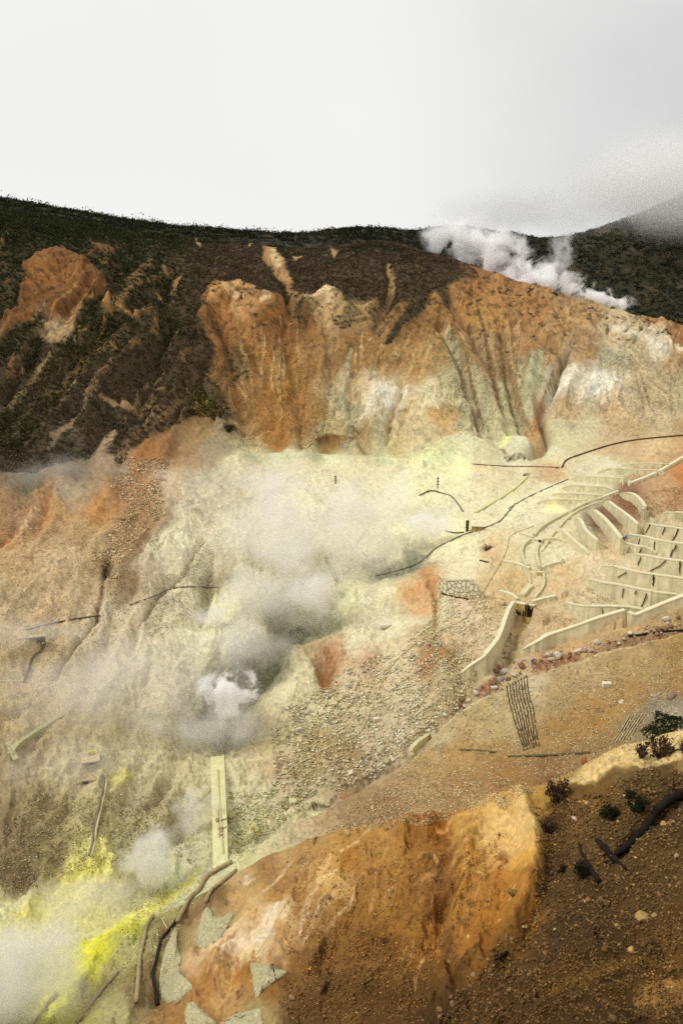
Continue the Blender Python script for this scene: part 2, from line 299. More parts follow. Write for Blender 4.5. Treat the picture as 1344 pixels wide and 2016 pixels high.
# ---------------------------------------------------------------- retaining walls: foot line (photo column, row, face height in photo pixels), read left to right; earth is filled in behind
WALLS = [
 # name-key, foot line, thickness m, fill depth m
 ('arm1', [(1102.6,1049,9),(1105,1056,12),(1111,1064,13),(1127,1079,13),(1145,1091,11),(1157,1094,3)], .7, 3),
 ('arm2', [(1129,1026,6),(1131,1036,16),(1136,1052,28),(1141,1068,32),(1148,1078,32),(1166,1085,24),(1180,1083,14),(1194,1079,4)], .7, 3),
 ('arm3', [(1156,1009,4),(1163,1019,15),(1170,1029,20),(1186,1047,23),(1200,1068,27),(1212,1090,33),(1222,1094,31),(1232,1092,22),(1250,1091,16),(1270,1092,14),(1290,1092,3)], .8, 4),
 ('arm4', [(1185,995,5),(1192,1003,16),(1205,1015,18),(1220,1030,22),(1235,1045,25),(1248,1058,26),(1262,1052,12)], .7, 3),
 ('arm5', [(1218,976,4),(1228,984,14),(1242,990,17),(1254,1003,19),(1262,1024,27),(1270,1020,15),(1277,1011,4)], .7, 3),
 ('tier1', [(1297,1020,4),(1302,1025,15),(1320,1026,17),(1344,1028,18),(1400,1030,18)], .7, 4),
 ('tier2', [(1262,1046,5),(1266,1051,20),(1290,1059,24),(1316,1065,27),(1344,1070,27),(1400,1078,27)], .7, 4),
 ('tier3', [(1234,1064,12),(1245,1070,16),(1261,1076,20),(1288,1090,27),(1316,1098,30),(1344,1102,30),(1400,1110,30)], .8, 4),
 ('tier4', [(1231,1098,7),(1243,1110,19),(1255,1116,24),(1276,1125,29),(1302,1132,31),(1344,1137,31),(1400,1142,30)], .8, 4),
 ('tier5', [(1184,1118,5),(1192,1134,20),(1202,1144,29),(1222,1150,30),(1247,1156,30),(1278,1164,33),(1310,1168,33),(1337,1170,31),(1400,1172,26)], .8, 4),
 ('tier6', [(1155,1144,4),(1164,1160,18),(1178,1173,27),(1192,1178,29),(1210,1182,31),(1230,1189,34),(1247,1194,35),(1270,1199,36),(1290,1196,29),(1312,1186,17),(1332,1177,6)], .8, 4),
 ('tier7', [(1112.5,1189,4),(1118,1202,14),(1125,1214,24),(1134,1222,30),(1146,1227,34),(1170,1226,32),(1200,1221,27),(1235,1212,16),(1264,1205,5)], .8, 4),
 ('bank', [(1018.5,1285,3),(1036,1286,12),(1060,1284,22),(1080,1277,26),(1120,1263,26),(1175,1246,28),(1229,1227,25)], .9, 4),
 ('bank2', [(1231,1229,24),(1241,1231,21),(1251,1229,18),(1276,1217,16),(1312,1202,16),(1344,1192,18),(1420,1164,18)], .9, 4),
 ('channel', [(905,1348,22),(923,1344,31),(954,1332,40),(963,1321,38),(982,1301,42),(992,1277,41),(1004,1247,45),(1012,1231,43),(1016,1220,36)], .8, 3),
 ('dam', [(1014,1208,21),(1030,1211,21),(1048,1215,23)], .8, 2.5), 
 ('damwingl', [(981,1166,3),(1002,1176,7),(1014,1187,8)], .6, 2), ('damwingr', [(1049,1193,9),(1074,1188,11),(1092,1178,4)], .6, 2),
 ('weir', [(1041,1134,9),(1054,1135,9),(1068,1134,8)], .6, 2.5), ('weirwingl', [(989,1107,3),(1014,1119,10),(1039,1131,13)], .6, 2), ('weirwingr', [(1063,1128,10),(1081,1120,9),(1102,1108,2)], .6, 2),
 ('weirtop', [(1044,1069,8),(1055,1070,8),(1066,1070,7)], .6, 2), ('weirtopl', [(1022,1050,2),(1036,1058,5),(1046,1065,8)], .5, 2), ('weirtopr', [(1067,1067,7),(1096,1065,5),(1112,1068,2)], .5, 2),
 ('step0', [(1225,918,3),(1260,921,9),(1300,922,9),(1322,919,4)], .5, 3), ('step1', [(1176,932,3),(1200,934,12),(1240,936,12),(1290,937,11),(1306,935,4)], .5, 3),
 ('step2', [(1122,947,4),(1140,950,12),(1180,953,14),(1225,956,14),(1242,956,6)], .5, 3), ('step3', [(1104,964,4),(1125,967,12),(1155,970,13),(1190,972,13),(1208,971,5)], .5, 3),
 ('step4', [(1084,976,3),(1105,980,9),(1140,983,11),(1182,984,9)], .5, 3), ('step5', [(1056,993,3),(1070,994,9),(1100,994,11),(1150,993,9)], .5, 3),
 ('masonry', [(862,1164,16),(866,1167,24),(875,1172,29),(895,1176,33),(920,1178,36),(934,1178,26),(946,1177,3)], .8, 4),
]
def resample(P, n):
    P = np.asarray(P, float); m = len(P)
    Q = np.vstack([2 * P[0] - P[1], P, 2 * P[-1] - P[-2]]); o = []
    for k in range(m - 1):
        p0, p1, p2, p3 = Q[k:k + 4]
        for q in range(n):
            t = q / n; o.append(.5 * (2 * p1 + (p2 - p0) * t + (2 * p0 - 5 * p1 + 4 * p2 - p3) * t * t + (3 * p1 - p0 - 3 * p2 + p3) * t ** 3))
    o.append(P[-1]); return np.array(o)
BASEZ = GZ.copy()
WALLGEO = {}
for key, ln, th, fd in WALLS:
    n = 1 if key in ('bank2',) else 3
    rows = []
    q = resample(ln, n)
    for px, py, h in q:
        p = hit(px, py, 74.5 if key != 'channel' else 100, 206, BASEZ)
        dep = p[1] * CP - p[2] * SP
        rows.append((*p, max(h, .5) * dep / F / math.cos(PITCH) * 1.02))
    g = np.array(rows)
    d = np.gradient(g[:, :2], axis=0); d /= np.linalg.norm(d, axis=1, keepdims=True) + 1e-9
    nr = np.stack([-d[:, 1], d[:, 0]], 1)                 # towards the hill
    WALLGEO[key] = (g, nr, th)
    # fill behind
    x0, y0 = g[:, :2].min(0) - 6; x1, y1 = g[:, :2].max(0) + 6
    I = np.nonzero((GX > x0) & (GX < x1) & (GY > y0) & (GY < y1))
    x, y = GX[I], GY[I]; best = np.full(x.shape, 1e9); sgn = np.zeros(x.shape); top = np.zeros(x.shape); bz = np.zeros(x.shape)
    for k in range(len(g) - 1):
        a, b = g[k], g[k + 1]; ab = b[:2] - a[:2]; l2 = ab @ ab + 1e-9
        t0 = ((x - a[0]) * ab[0] + (y - a[1]) * ab[1]) / l2; t = np.clip(t0, 0, 1)
        dx = x - a[0] - t * ab[0]; dy = y - a[1] - t * ab[1]; dd = np.hypot(dx, dy) + 20 * np.maximum(np.abs(t0 - .5) - .5, 0) * (k in (0, len(g) - 2)) * ((t0 < 0) if k == 0 else (t0 > 1))
        c = dd < best; best[c] = dd[c]; sgn[c] = (-(dx) * ab[1] + dy * ab[0])[c]; top[c] = (a[2] + a[3] + t * (b[2] + b[3] - a[2] - a[3]))[c]; bz[c] = (a[2] + t * (b[2] - a[2]))[c]
    back = (sgn > 0) & (best > th * .35) & (best < fd + th)
    tgt = top - .12 - .42 * best
    GZ[I] = np.where(back, np.maximum(GZ[I], tgt), GZ[I])
    # keep the foot of the face clear
    front = (sgn <= 0) & (best < 2.6)
    GZ[I] = np.where(front, np.minimum(GZ[I], bz - .08 + .5 * np.maximum(best - 1.2, 0)), GZ[I])
# ---------------------------------------------------------------- soils: a survey of ground colours (appearance as seen, lens vignette included, sRGB)
SEED_VAL = [
 # bare slope
 (130,560,(140,92,48)),(80,560,(140,92,48)),(170,590,(120,75,40)),(110,660,(170,140,105)),(0,690,(130,95,55)),(40,620,(125,80,42)),(210,640,(178,130,78)),(110,620,(115,72,38)),
 (440,590,(165,112,60)),(480,585,(195,145,95)),(430,650,(150,100,55)),(530,640,(135,88,45)),(530,700,(150,102,52)),(470,720,(120,85,48)),(520,830,(160,112,58)),(550,870,(165,112,55)),(500,780,(140,98,55)),
 (600,640,(140,95,52)),(600,720,(158,115,68)),(640,610,(185,150,105)),(600,820,(165,122,72)),(680,800,(182,168,132)),(650,850,(178,155,112)),(700,700,(150,108,62)),(650,880,(150,112,62)),(560,780,(165,115,60)),
 (760,790,(228,212,190)),(730,815,(215,195,165)),(800,810,(212,190,150)),(850,800,(215,195,158)),(830,850,(205,180,140)),(740,870,(188,172,132)),(820,720,(172,128,76)),(760,700,(160,118,70)),(870,830,(200,160,105)),(780,880,(200,178,130)),
 (700,770,(195,165,125)),(700,860,(178,150,105)),
 (870,620,(155,110,60)),(800,640,(140,98,55)),(950,600,(178,124,60)),(1000,570,(176,118,56)),(1060,600,(172,118,62)),(940,560,(150,98,48)),(900,700,(165,125,75)),(890,760,(178,165,125)),(925,800,(180,165,125)),(980,720,(165,128,80)),(1000,780,(172,150,105)),(960,840,(192,175,132)),(1005,830,(180,158,115)),
 (1040,760,(178,168,125)),(1035,820,(182,170,125)),(1100,640,(178,130,75)),(1060,680,(170,125,72)),(1150,630,(185,140,85)),(1200,640,(200,170,128)),(1250,650,(190,165,125)),(1300,685,(215,195,165)),(1340,650,(165,110,52)),(1280,625,(175,122,62)),(1340,700,(180,135,85)),
 (1150,690,(170,130,82)),(1200,705,(178,165,128)),(1260,710,(185,160,120)),(1130,745,(222,205,178)),(1090,770,(228,210,188)),(1180,765,(232,218,198)),(1220,755,(215,192,160)),(1270,770,(188,165,125)),(1120,810,(190,155,108)),(1070,800,(190,150,105)),(1150,840,(205,188,145)),(1200,820,(200,165,120)),(1300,820,(195,172,132)),(1340,850,(190,150,100)),(1250,850,(188,155,108)),(1340,780,(185,165,125)),
 (920,885,(215,206,166)),(1020,885,(216,208,168)),(1050,850,(190,140,85)),(1090,890,(212,202,160)),(1100,870,(205,190,145)),(1200,880,(200,170,125)),(1290,880,(205,175,125)),
 # platform and vents
 (480,915,(211,200,157)),(560,908,(211,205,165)),(650,910,(218,213,168)),(750,915,(224,215,167)),(830,935,(230,227,167)),(900,930,(232,225,170)),(960,925,(218,201,157)),(1000,955,(214,201,156)),(1080,920,(196,164,118)),(940,985,(220,213,167)),(1000,1000,(220,215,170)),(1080,985,(218,213,168)),(1050,1020,(216,209,168)),
 (450,960,(196,183,151)),(520,960,(211,205,165)),(600,950,(218,211,168)),(700,960,(220,213,168)),(590,995,(226,225,157)),(540,1030,(211,205,163)),(650,1010,(214,210,165)),(820,970,(235,232,157)),(790,1010,(232,232,162)),(850,1010,(220,215,167)),(880,1050,(231,231,160)),(940,1050,(220,213,167)),
 (450,1060,(212,201,163)),(600,1090,(214,209,167)),(700,1080,(218,213,168)),(780,1100,(196,195,163)),(820,1095,(150,155,115)),(740,1120,(178,180,153)),(700,1150,(211,213,162)),(680,1180,(206,209,151)),(760,1160,(218,215,167)),(860,1080,(220,215,168)),(940,1090,(222,213,170)),
 (600,1210,(150,152,100)),(640,1190,(160,165,137)),(560,1245,(105,108,72)),(520,1290,(88,88,64)),(470,1330,(110,108,82)),(430,1250,(206,203,160)),(440,1200,(220,221,160)),(400,1240,(218,217,160)),(480,1250,(196,195,157)),(430,1400,(142,137,110)),(480,1430,(160,154,122)),
 (400,990,(204,190,157)),(390,1060,(212,201,164)),(400,1110,(202,189,151)),(420,1150,(165,150,112)),(360,1150,(212,199,157)),
 # left side
 (30,870,(75,62,44)),(150,930,(120,102,80)),(60,950,(108,94,72)),(230,930,(160,135,105)),(150,975,(165,142,112)),(40,1020,(165,125,85)),(100,1010,(182,135,81)),(190,1010,(186,132,67)),(240,980,(170,120,72)),(330,890,(150,105,60)),(290,910,(165,110,52)),(380,870,(165,128,82)),(430,880,(165,142,110)),(350,840,(150,112,68)),
 (280,1020,(162,124,82)),(280,970,(170,128,81)),(330,960,(198,172,137)),(260,1070,(160,122,82)),(160,1060,(182,145,97)),(200,1085,(188,155,111)),(50,1110,(190,155,109)),(20,1060,(178,130,79)),(120,1120,(195,165,122)),(350,1080,(216,208,172)),(330,1100,(211,200,164)),(250,1150,(150,122,84)),(300,1130,(196,173,143)),
 (100,1190,(196,166,123)),(30,1200,(190,165,123)),(350,1200,(210,195,154)),(280,1200,(202,183,148)),(230,1230,(204,183,148)),(80,1270,(184,156,109)),(200,1280,(201,181,148)),(300,1280,(208,193,156)),(50,1320,(186,160,114)),(140,1360,(188,164,118)),(100,1400,(186,162,118)),(220,1380,(186,170,126)),(300,1360,(196,181,148)),(30,1420,(180,156,111)),
 (50,1480,(165,143,108)),(20,1520,(154,134,100)),(200,1540,(181,165,119)),(130,1520,(176,159,119)),(300,1500,(187,173,133)),(350,1540,(181,167,125)),(300,1580,(165,151,111)),(80,1600,(145,126,88)),(40,1660,(123,103,72)),(40,1740,(110,88,61)),(100,1700,(132,114,75)),(180,1620,(165,151,104)),(250,1660,(162,151,104)),(330,1620,(165,151,109)),(390,1600,(187,176,124)),(380,1680,(180,172,134)),
 (150,1735,(212,201,108)),(200,1700,(218,207,114)),(60,1800,(211,203,141)),(10,1830,(206,200,143)),(100,1800,(196,187,113)),(280,1690,(165,156,100)),(330,1700,(180,178,139)),(240,1720,(154,145,93)),
 # middle
 (700,1260,(216,207,164)),(720,1290,(212,191,156)),(640,1330,(160,112,66)),(660,1290,(185,140,97)),(720,1300,(196,160,122)),(690,1340,(206,185,148)),(800,1170,(210,170,114)),(850,1150,(198,142,82)),(830,1190,(208,165,111)),(760,1230,(215,212,176)),(820,1230,(211,195,156)),(870,1200,(218,210,168)),(850,1270,(198,172,129)),(860,1300,(165,118,68)),(880,1330,(185,165,122)),
 (780,1300,(208,191,152)),(720,1400,(198,179,141)),(600,1340,(218,213,160)),(580,1390,(214,207,156)),(620,1420,(212,201,152)),(560,1450,(206,191,146)),(680,1430,(202,185,146)),(640,1470,(180,155,101)),(800,1380,(206,189,152)),(780,1440,(201,183,150)),(740,1480,(196,175,143)),(690,1500,(170,142,93)),
 (930,1250,(206,183,150)),(980,1200,(200,172,123)),(980,1130,(205,180,129)),(960,1090,(208,178,131)),(1000,1150,(196,165,111)),(900,1200,(208,187,152)),(900,1130,(220,207,165)),(600,1530,(172,152,104)),(560,1560,(196,177,141)),(520,1580,(204,193,151)),(480,1560,(206,197,154)),(500,1620,(188,180,143)),(480,1650,(206,197,141)),(620,1580,(196,183,146)),(540,1510,(196,173,135)),(500,1480,(204,187,145)),
 # terraces
 (1100,1240,(188,152,101)),(1080,1260,(186,150,101)),(1170,1180,(190,155,111)),(1150,1160,(186,150,104)),(1110,1130,(205,165,104)),(1160,1110,(218,195,161)),(1200,1105,(208,175,129)),(1230,1100,(205,180,139)),(1300,960,(186,146,103)),(1290,1000,(188,154,114)),(1340,940,(190,125,61)),(1330,1000,(178,138,97)),(1050,1090,(211,201,157)),(1080,1080,(216,205,161)),(1110,1030,(211,195,151)),(1200,920,(211,207,167)),(1150,960,(211,210,168)),(1090,1100,(214,201,159)),
 (1200,1020,(130,100,75)),(1170,1030,(110,85,62)),(1240,980,(140,100,70)),
 # near bank
 (1340,1290,(160,128,70)),(1250,1310,(178,148,93)),(1150,1330,(184,158,107)),(1050,1350,(196,177,140)),(1100,1370,(176,150,97)),(1250,1370,(168,130,68)),(1340,1340,(165,125,65)),(1200,1400,(172,132,68)),(1100,1430,(165,125,58)),(1170,1420,(170,125,54)),(1000,1400,(185,165,117)),(950,1430,(186,162,109)),(900,1480,(182,142,76)),(960,1480,(165,128,66)),(1000,1520,(158,114,50)),(870,1460,(188,170,122)),
 (840,1510,(178,145,84)),(900,1540,(165,125,68)),(800,1560,(172,138,87)),(700,1590,(165,135,92)),(640,1610,(180,150,104)),(1180,1460,(150,118,64)),(1290,1400,(145,130,105)),(1344,1400,(140,125,100)),(1240,1440,(140,122,88)),(1080,1530,(140,100,52)),
 (760,1600,(150,112,72)),
]
SEED_NEAR = [
 (1290,1462,(218,176,115)),(1344,1452,(215,172,115)),(1220,1490,(212,168,105)),(1150,1515,(208,165,98)),(1100,1545,(200,150,80)),(1060,1570,(190,138,70)),(1340,1510,(165,125,75)),(1300,1520,(105,75,42)),(1200,1545,(125,90,48)),(1140,1560,(120,82,38)),(1250,1560,(92,66,36)),(1100,1600,(90,60,30)),
 (1000,1595,(200,145,78)),(970,1620,(208,160,95)),(1025,1640,(222,178,110)),(1035,1700,(210,150,72)),(1040,1760,(178,115,48)),(980,1690,(205,150,82)),(930,1700,(188,130,62)),(940,1640,(195,140,70)),(985,1760,(176,112,42)),(960,1800,(168,106,38)),(900,1780,(178,118,48)),(860,1830,(172,110,44)),(900,1860,(158,100,38)),(940,1850,(150,92,34)),(880,1920,(118,74,28)),
 (850,1620,(150,85,25)),(860,1680,(150,95,40)),(820,1680,(152,98,42)),(800,1720,(165,108,48)),(850,1740,(135,85,38)),(780,1690,(172,118,56)),(740,1650,(178,125,70)),(700,1650,(172,120,65)),(640,1640,(172,132,88)),(680,1700,(168,110,50)),(650,1730,(198,150,95)),(660,1700,(190,140,80)),
 (560,1680,(182,142,98)),(600,1700,(175,128,82)),(520,1720,(160,115,75)),(480,1740,(190,150,108)),(470,1780,(188,142,98)),(540,1770,(184,132,76)),(580,1780,(178,125,72)),(500,1820,(205,160,115)),(545,1830,(226,192,158)),(510,1860,(228,195,165)),(560,1860,(190,142,98)),(600,1820,(165,115,72)),(620,1850,(140,96,50)),
 (470,1890,(222,186,150)),(440,1930,(200,150,98)),(430,1880,(215,172,138)),(480,1930,(165,108,52)),(450,1975,(190,140,92)),(400,1950,(170,115,65)),(390,1900,(205,160,128)),(520,1960,(140,92,45)),(400,2010,(165,112,65)),(340,2000,(160,112,70)),(500,2010,(165,135,95)),
 (700,1800,(148,98,42)),(750,1760,(160,108,48)),(720,1870,(122,78,32)),(660,1880,(130,85,38)),(600,1900,(128,84,42)),(560,1940,(120,78,38)),(650,1960,(95,62,26)),(780,1900,(118,75,28)),(800,1820,(150,98,40)),(820,1960,(95,60,22)),(750,1980,(85,54,20)),(600,2000,(92,60,28)),(900,1990,(80,52,20)),(860,2010,(72,46,18)),
 (1100,1680,(88,62,34)),(1080,1750,(92,64,34)),(1150,1750,(82,57,30)),(1200,1650,(92,66,34)),(1100,1830,(82,56,28)),(1050,1880,(86,58,28)),(1000,1900,(86,58,26)),(1180,1830,(76,52,25)),(1300,1600,(75,52,28)),(1330,1560,(80,58,32)),(1300,1680,(98,70,36)),(1344,1740,(96,68,34)),(1260,1750,(88,62,31)),
 (1200,1900,(70,45,18)),(1100,1940,(92,60,22)),(1020,1950,(78,50,20)),(1300,1830,(95,64,26)),(1344,1860,(112,74,30)),(1240,1930,(100,66,24)),(1150,1980,(78,50,18)),(1300,1960,(145,100,48)),(1344,1950,(150,105,55)),(1250,2000,(70,45,16)),(1050,2010,(75,48,18)),(1344,2010,(70,45,18)),(960,1960,(78,50,20)),
 (380,1720,(222,218,170)),(330,1760,(222,218,130)),(280,1800,(218,214,95)),(240,1830,(222,216,70)),(190,1870,(228,218,45)),(150,1910,(222,212,40)),(120,1950,(200,188,50)),(60,1990,(165,155,80)),(330,1800,(165,148,100)),(300,1850,(158,140,98)),(260,1870,(175,160,115)),(230,1920,(160,142,98)),(180,1970,(150,132,85)),(130,2000,(160,148,80)),(290,1920,(135,108,75)),(270,1980,(135,110,80)),(350,1770,(120,95,65)),(330,1850,(120,92,65)),(310,1940,(120,90,62)),(420,1760,(125,92,62)),(390,1800,(140,105,75)),(220,2000,(170,155,115)),
 (20,1900,(165,155,90)),(0,2000,(150,142,100)),
]
def idw(seeds, I, warp):
    s = np.array([(a, b) + tuple(c) for a, b, c in seeds], float); lc = lin(s[:, 2:])
    x = PX[I] + warp * WX[I]; y = PY[I] + warp * WY[I]
    o = np.zeros((len(x), 3)); 
    for k in range(0, len(x), 40000):
        d2 = (x[k:k + 40000, None] - s[:, 0]) ** 2 + (y[k:k + 40000, None] - s[:, 1]) ** 2 + 30
        ww = d2 ** -1.9; o[k:k + 40000] = (ww @ lc) / ww.sum(1, keepdims=True)
    return o
FINE = fbm(PX / 9, PY / 7, 3, 60, .7) * 1.6
ALB = np.zeros(PX.shape + (3,))
near = R2 < 74.3
I = np.nonzero(near); ALB[I] = idw(SEED_NEAR, I, 30) * np.array([.97, 1.03, .90]) * (1 - .22 * smooth(1040, 1090, PX[I] + 12 * WX[I]))[:, None]  # right slope darkened further: brown soil and lens vignette put into the colour
I = np.nonzero(~near); ALB[I] = idw(SEED_VAL, I, 28)
lf_ = (R2 > 74.3) & (R2 < 206) & (PX < 470); ALB[lf_] *= np.where(PY[lf_] > 1430, 1.16, 1.03)[:, None] * np.array([.98, 1.02, 1.06])
nb_ = (R2 > 74.3) & (R2 < 112) & (PY < 1640) & (PX > 640); ALB[nb_] *= .9
VEG = np.zeros(PX.shape)        # where scrub and wood grow
def paint(pts, col, a=1.0, soft=6, rr=None, warp=12, width=None):
    if width is None:
        I, d, t = sdist(pts, True, warp, rr, soft * 2 + 6); m = a * (1 - smooth(-soft, soft, d))
    else:
        I, d, t = sdist(pts, False, warp, rr, width * 2 + soft * 2 + 6); d = d / (.3 + .7 * np.sin(np.pi * np.clip(t, .03, .97)) ** .6); m = a * (1 - smooth(width - soft, width + soft, d))
    m = np.clip(m * (1 + 1.1 * FINE[I]), 0, 1)
    ALB[I] = ALB[I] * (1 - m[:, None]) + lin(col) * m[:, None]
def grow(pts, v=1.0, soft=6, rr=None, warp=14, width=None):
    if width is None:
        I, d, t = sdist(pts, True, warp, rr, soft * 2 + 6); m = 1 - smooth(-soft, soft, d)
    else:
        I, d, t = sdist(pts, False, warp, rr, soft * 2 + width * 2 + 6); d = d / (.3 + .7 * np.sin(np.pi * np.clip(t, .03, .97)) ** .6); m = 1 - smooth(width - soft, width + soft, d)
    VEG[I] = VEG[I] * (1 - m) + v * m
# vegetation: everything beyond and above, minus the bare patches
VEG[R2 > 346] = 1
grow([(-400,300),(700,430),(760,470),(850,492),(905,520),(940,545),(900,560),(860,575),(820,590),(790,600),(740,605),(690,600),(640,575),(590,590),(540,600),(470,580),(430,555),(395,590),(398,650),(420,700),(400,760),(380,830),(340,850),(270,890),(180,905),(100,925),(0,975),(-400,980)], 1, 7, (180, 346), 18)
for pts, sf in [([(48,540),(75,525),(120,512),(165,525),(215,570),(195,600),(160,640),(130,690),(95,690),(90,640),(60,640),(0,690),(-60,730),(-60,680),(0,640),(48,600)], 6),
  ([(195,612),(222,615),(225,640),(205,650),(192,640)], 4), ([(520,485),(540,480),(560,510),(558,530),(575,570),(590,580),(565,585),(548,540),(520,515)], 5), ([(580,492),(605,498),(590,512)], 3),
  ([(335,545),(350,545),(348,580),(340,580)], 4), ([(640,482),(670,490),(655,502)], 4), ([(690,690),(690,690)], 2)]:
    grow(pts, 0, sf, (180, 346), 30)
for pts, wd in [([(208,650),(190,690),(150,740),(110,790)], 4), ([(100,700),(60,760),(0,820),(-40,850)], 7), ([(150,830),(120,860),(95,890)], 8), ([(215,600),(260,630),(280,640)], 4), ([(590,580),(560,600)], 5),
   ([(760,505),(770,560),(755,600)], 7), ([(200,790),(260,800)], 7), ([(60,830),(20,880)], 5), ([(230,860),(190,900)], 10), ([(385,460),(395,485)], 3), ([(500,470),(490,490)], 3), ([(150,760),(130,790)], 5), ([(290,560),(320,590)], 4), ([(30,700),(20,740)], 5)]:
    grow(pts, .0, 3, (180, 346), 16, wd)
# scrub tongues running down between the bare ribs
for pts, wd, v in [([(853,570),(800,630),(757,682)], 13, 1.0), ([(870,560),(880,600)], 10, .9), ([(600,600),(590,640)], 12, .9), ([(905,520),(930,545)], 12, .6), ([(395,600),(440,680),(480,730),(495,760)], 12, .55), ([(375,740),(420,780),(440,820),(400,815)], 20, .8), ([(440,845),(465,850)], 7, 1), ([(620,600),(600,640)], 14, .45), ([(690,605),(680,650)], 14, .5), ([(550,690),(560,720)], 8, .3),([(740,600),(735,640)], 12, .5),([(250,880),(230,920)], 10, .5),([(20,930),(0,985)], 12, .8)]:
    grow(pts, v, 8, (180, 346), 16, wd)
VEG *= 1 - .6 * lm * smooth(.72, .95, rib + .35 * FINE) * (noise(PX / 50, PY / 50, 89) > -.1) * (R2 < 300)
# sulphur
for pts, c, a, sf, rr in [
  ([(0,1830),(60,1785),(150,1720),(215,1695),(215,1715),(180,1745),(110,1800),(40,1850),(0,1860)], (214,206,76), .85, 8, None),
  ([(60,2000),(110,1945),(150,1890),(215,1835),(290,1780),(360,1745),(400,1720),(380,1745),(310,1800),(235,1860),(180,1900),(140,1960),(100,2010)], (222,214,84), .85, 9, None),
  ([(-40,1890),(60,1820),(160,1760),(230,1720),(240,1745),(150,1800),(60,1870),(-40,1930)], (216,208,84), .6, 12, None),
  ([(140,1940),(160,1880),(230,1840),(210,1870),(170,1920)], (228,218,50), .85, 8, None),
  ([(800,990),(830,950),(880,930),(900,935),(860,960),(850,985),(815,1030),(790,1040)], (232,234,160), .55, 14, VAL),
  ([(850,955),(880,945),(930,960),(890,968)], (222,222,150), .5, 5, VAL), ([(560,985),(600,970),(625,1000),(590,1020)], (230,230,150), .5, 12, VAL),
  ([(870,1055),(900,1045),(935,1030),(920,1050)], (228,230,145), .6, 5, VAL), ([(410,1220),(440,1195),(480,1200),(440,1240),(400,1270)], (222,226,160), .4, 14, VAL),
  ([(575,1390),(590,1340),(600,1290),(612,1330),(595,1400),(560,1450)], (220,214,150), .5, 12, VAL), ([(1060,1010),(1090,996),(1115,1000),(1100,1010)], (234,234,110), .8, 4, VAL), ([(990,860),(1005,865),(1000,880),(985,885)], (232,230,120), .7, 4, None),
  ([(1040,975),(1110,965),(1150,985),(1080,988)], (224,226,150), .5, 5, VAL), ([(270,1530),(240,1560),(210,1545),(215,1520)], (200,190,85), .6, 5, VAL), ([(650,1190),(700,1165),(720,1180),(660,1210)], (216,216,140), .4, 10, VAL), ([(480,1640),(520,1600),(540,1610),(500,1650)], (216,208,140), .5, 8, None), ([(555,1600),(640,1570),(660,1580),(580,1610)], (218,212,150), .6, 6, None),
  ([(330,1690),(345,1680),(350,1710),(335,1720)], (214,206,70), .5, 6, None), ([(500,1480),(560,1440),(600,1400),(580,1450),(520,1500)], (212,200,140), .5, 10, VAL)]:
    paint(pts, c, a, sf, rr, 14)
rs = random.Random(4)
for x0, x1, y0, y1, bx0, bx1, by0, by1, n in [(420, 610, 600, 690, 475, 590, 800, 890, 34), (640, 760, 610, 690, 640, 740, 760, 880, 18), (760, 900, 590, 660, 690, 820, 720, 800, 22), (880, 1010, 580, 660, 930, 1040, 780, 860, 22), (1030, 1160, 600, 680, 1010, 1070, 760, 850, 14), (1200, 1340, 660, 720, 1230, 1340, 800, 860, 12), (60, 200, 530, 600, 0, 140, 640, 720, 12)]:
    for k in range(n):
        f = rs.random(); g = min(1, max(0, f + rs.uniform(-.15, .15))); xa, ya = x0 + (x1 - x0) * f, rs.uniform(y0, y1); xb, yb = bx0 + (bx1 - bx0) * g, rs.uniform(by0, by1); t0, t1 = sorted((rs.uniform(0, .5), rs.uniform(.5, 1)))
        P_ = [(xa + (xb - xa) * t + rs.uniform(-4, 4), ya + (yb - ya) * t) for t in (t0, (2 * t0 + t1) / 3, (t0 + 2 * t1) / 3, t1)]
        paint(P_, rs.choice([(196,150,92), (120,82,46), (104,74,46), (186,160,112), (206,176,128)]), rs.uniform(.3, .65), 1.2, (207, 330), 6, rs.uniform(1, 3.2))
for pts, wd, c in [([(412,596),(430,575),(470,568),(500,582)], 8, (198,152,100)), ([(440,578),(455,582),(480,590)], 6, (226,200,160)), ([(517,592),(530,600)], 7, (234,208,172)), ([(612,592),(640,580),(656,580)], 7, (222,194,148))]:
    grow(pts, 0, 2, (207, 340), 6, wd); paint(pts, c, .9, 3, (207, 340), 8, wd)
for x0, x1, y0, y1, dx, dy, n in [(880, 1050, 1600, 1720, -150, 120, 36), (700, 880, 1640, 1760, -40, 150, 30), (560, 720, 1680, 1800, -80, 120, 30), (440, 560, 1800, 1900, -60, 80, 30), (740, 900, 1790, 1900, -20, 110, 16), (880, 980, 1740, 1840, -30, 110, 14)]:
    for k in range(n):                  # runnels and crusts on the bluff
        xa, ya = rs.uniform(x0, x1), rs.uniform(y0, y1); q = rs.uniform(.25, .9); xb, yb = xa + dx * q + rs.uniform(-15, 15), ya + dy * q
        P_ = [(xa + (xb - xa) * t + rs.uniform(-6, 6), ya + (yb - ya) * t + rs.uniform(-4, 4)) for t in (0, .33, .66, 1)]
        paint(P_, rs.choice([(202,152,90), (108,70,32), (92,58,26), (150,100,48), (120,78,36)] if x0 > 560 else [(222,190,152), (160,104,54), (140,90,46), (204,160,118)]), rs.uniform(.15, .5), 1.2, NEAR, 9, rs.uniform(1, 4))
for k in range(90):                     # dark clods and pale knobs
    x, y = rs.uniform(560, 1050), rs.uniform(1620, 1920); w_ = rs.uniform(1.5, 5)
    paint([(x, y), (x + rs.uniform(-8, 8), y + rs.uniform(2, 9))], rs.choice([(92,56,24), (110,72,34), (84,54,28), (212,166,108)]), rs.uniform(.4, .75), 1.2, NEAR, 8, w_)
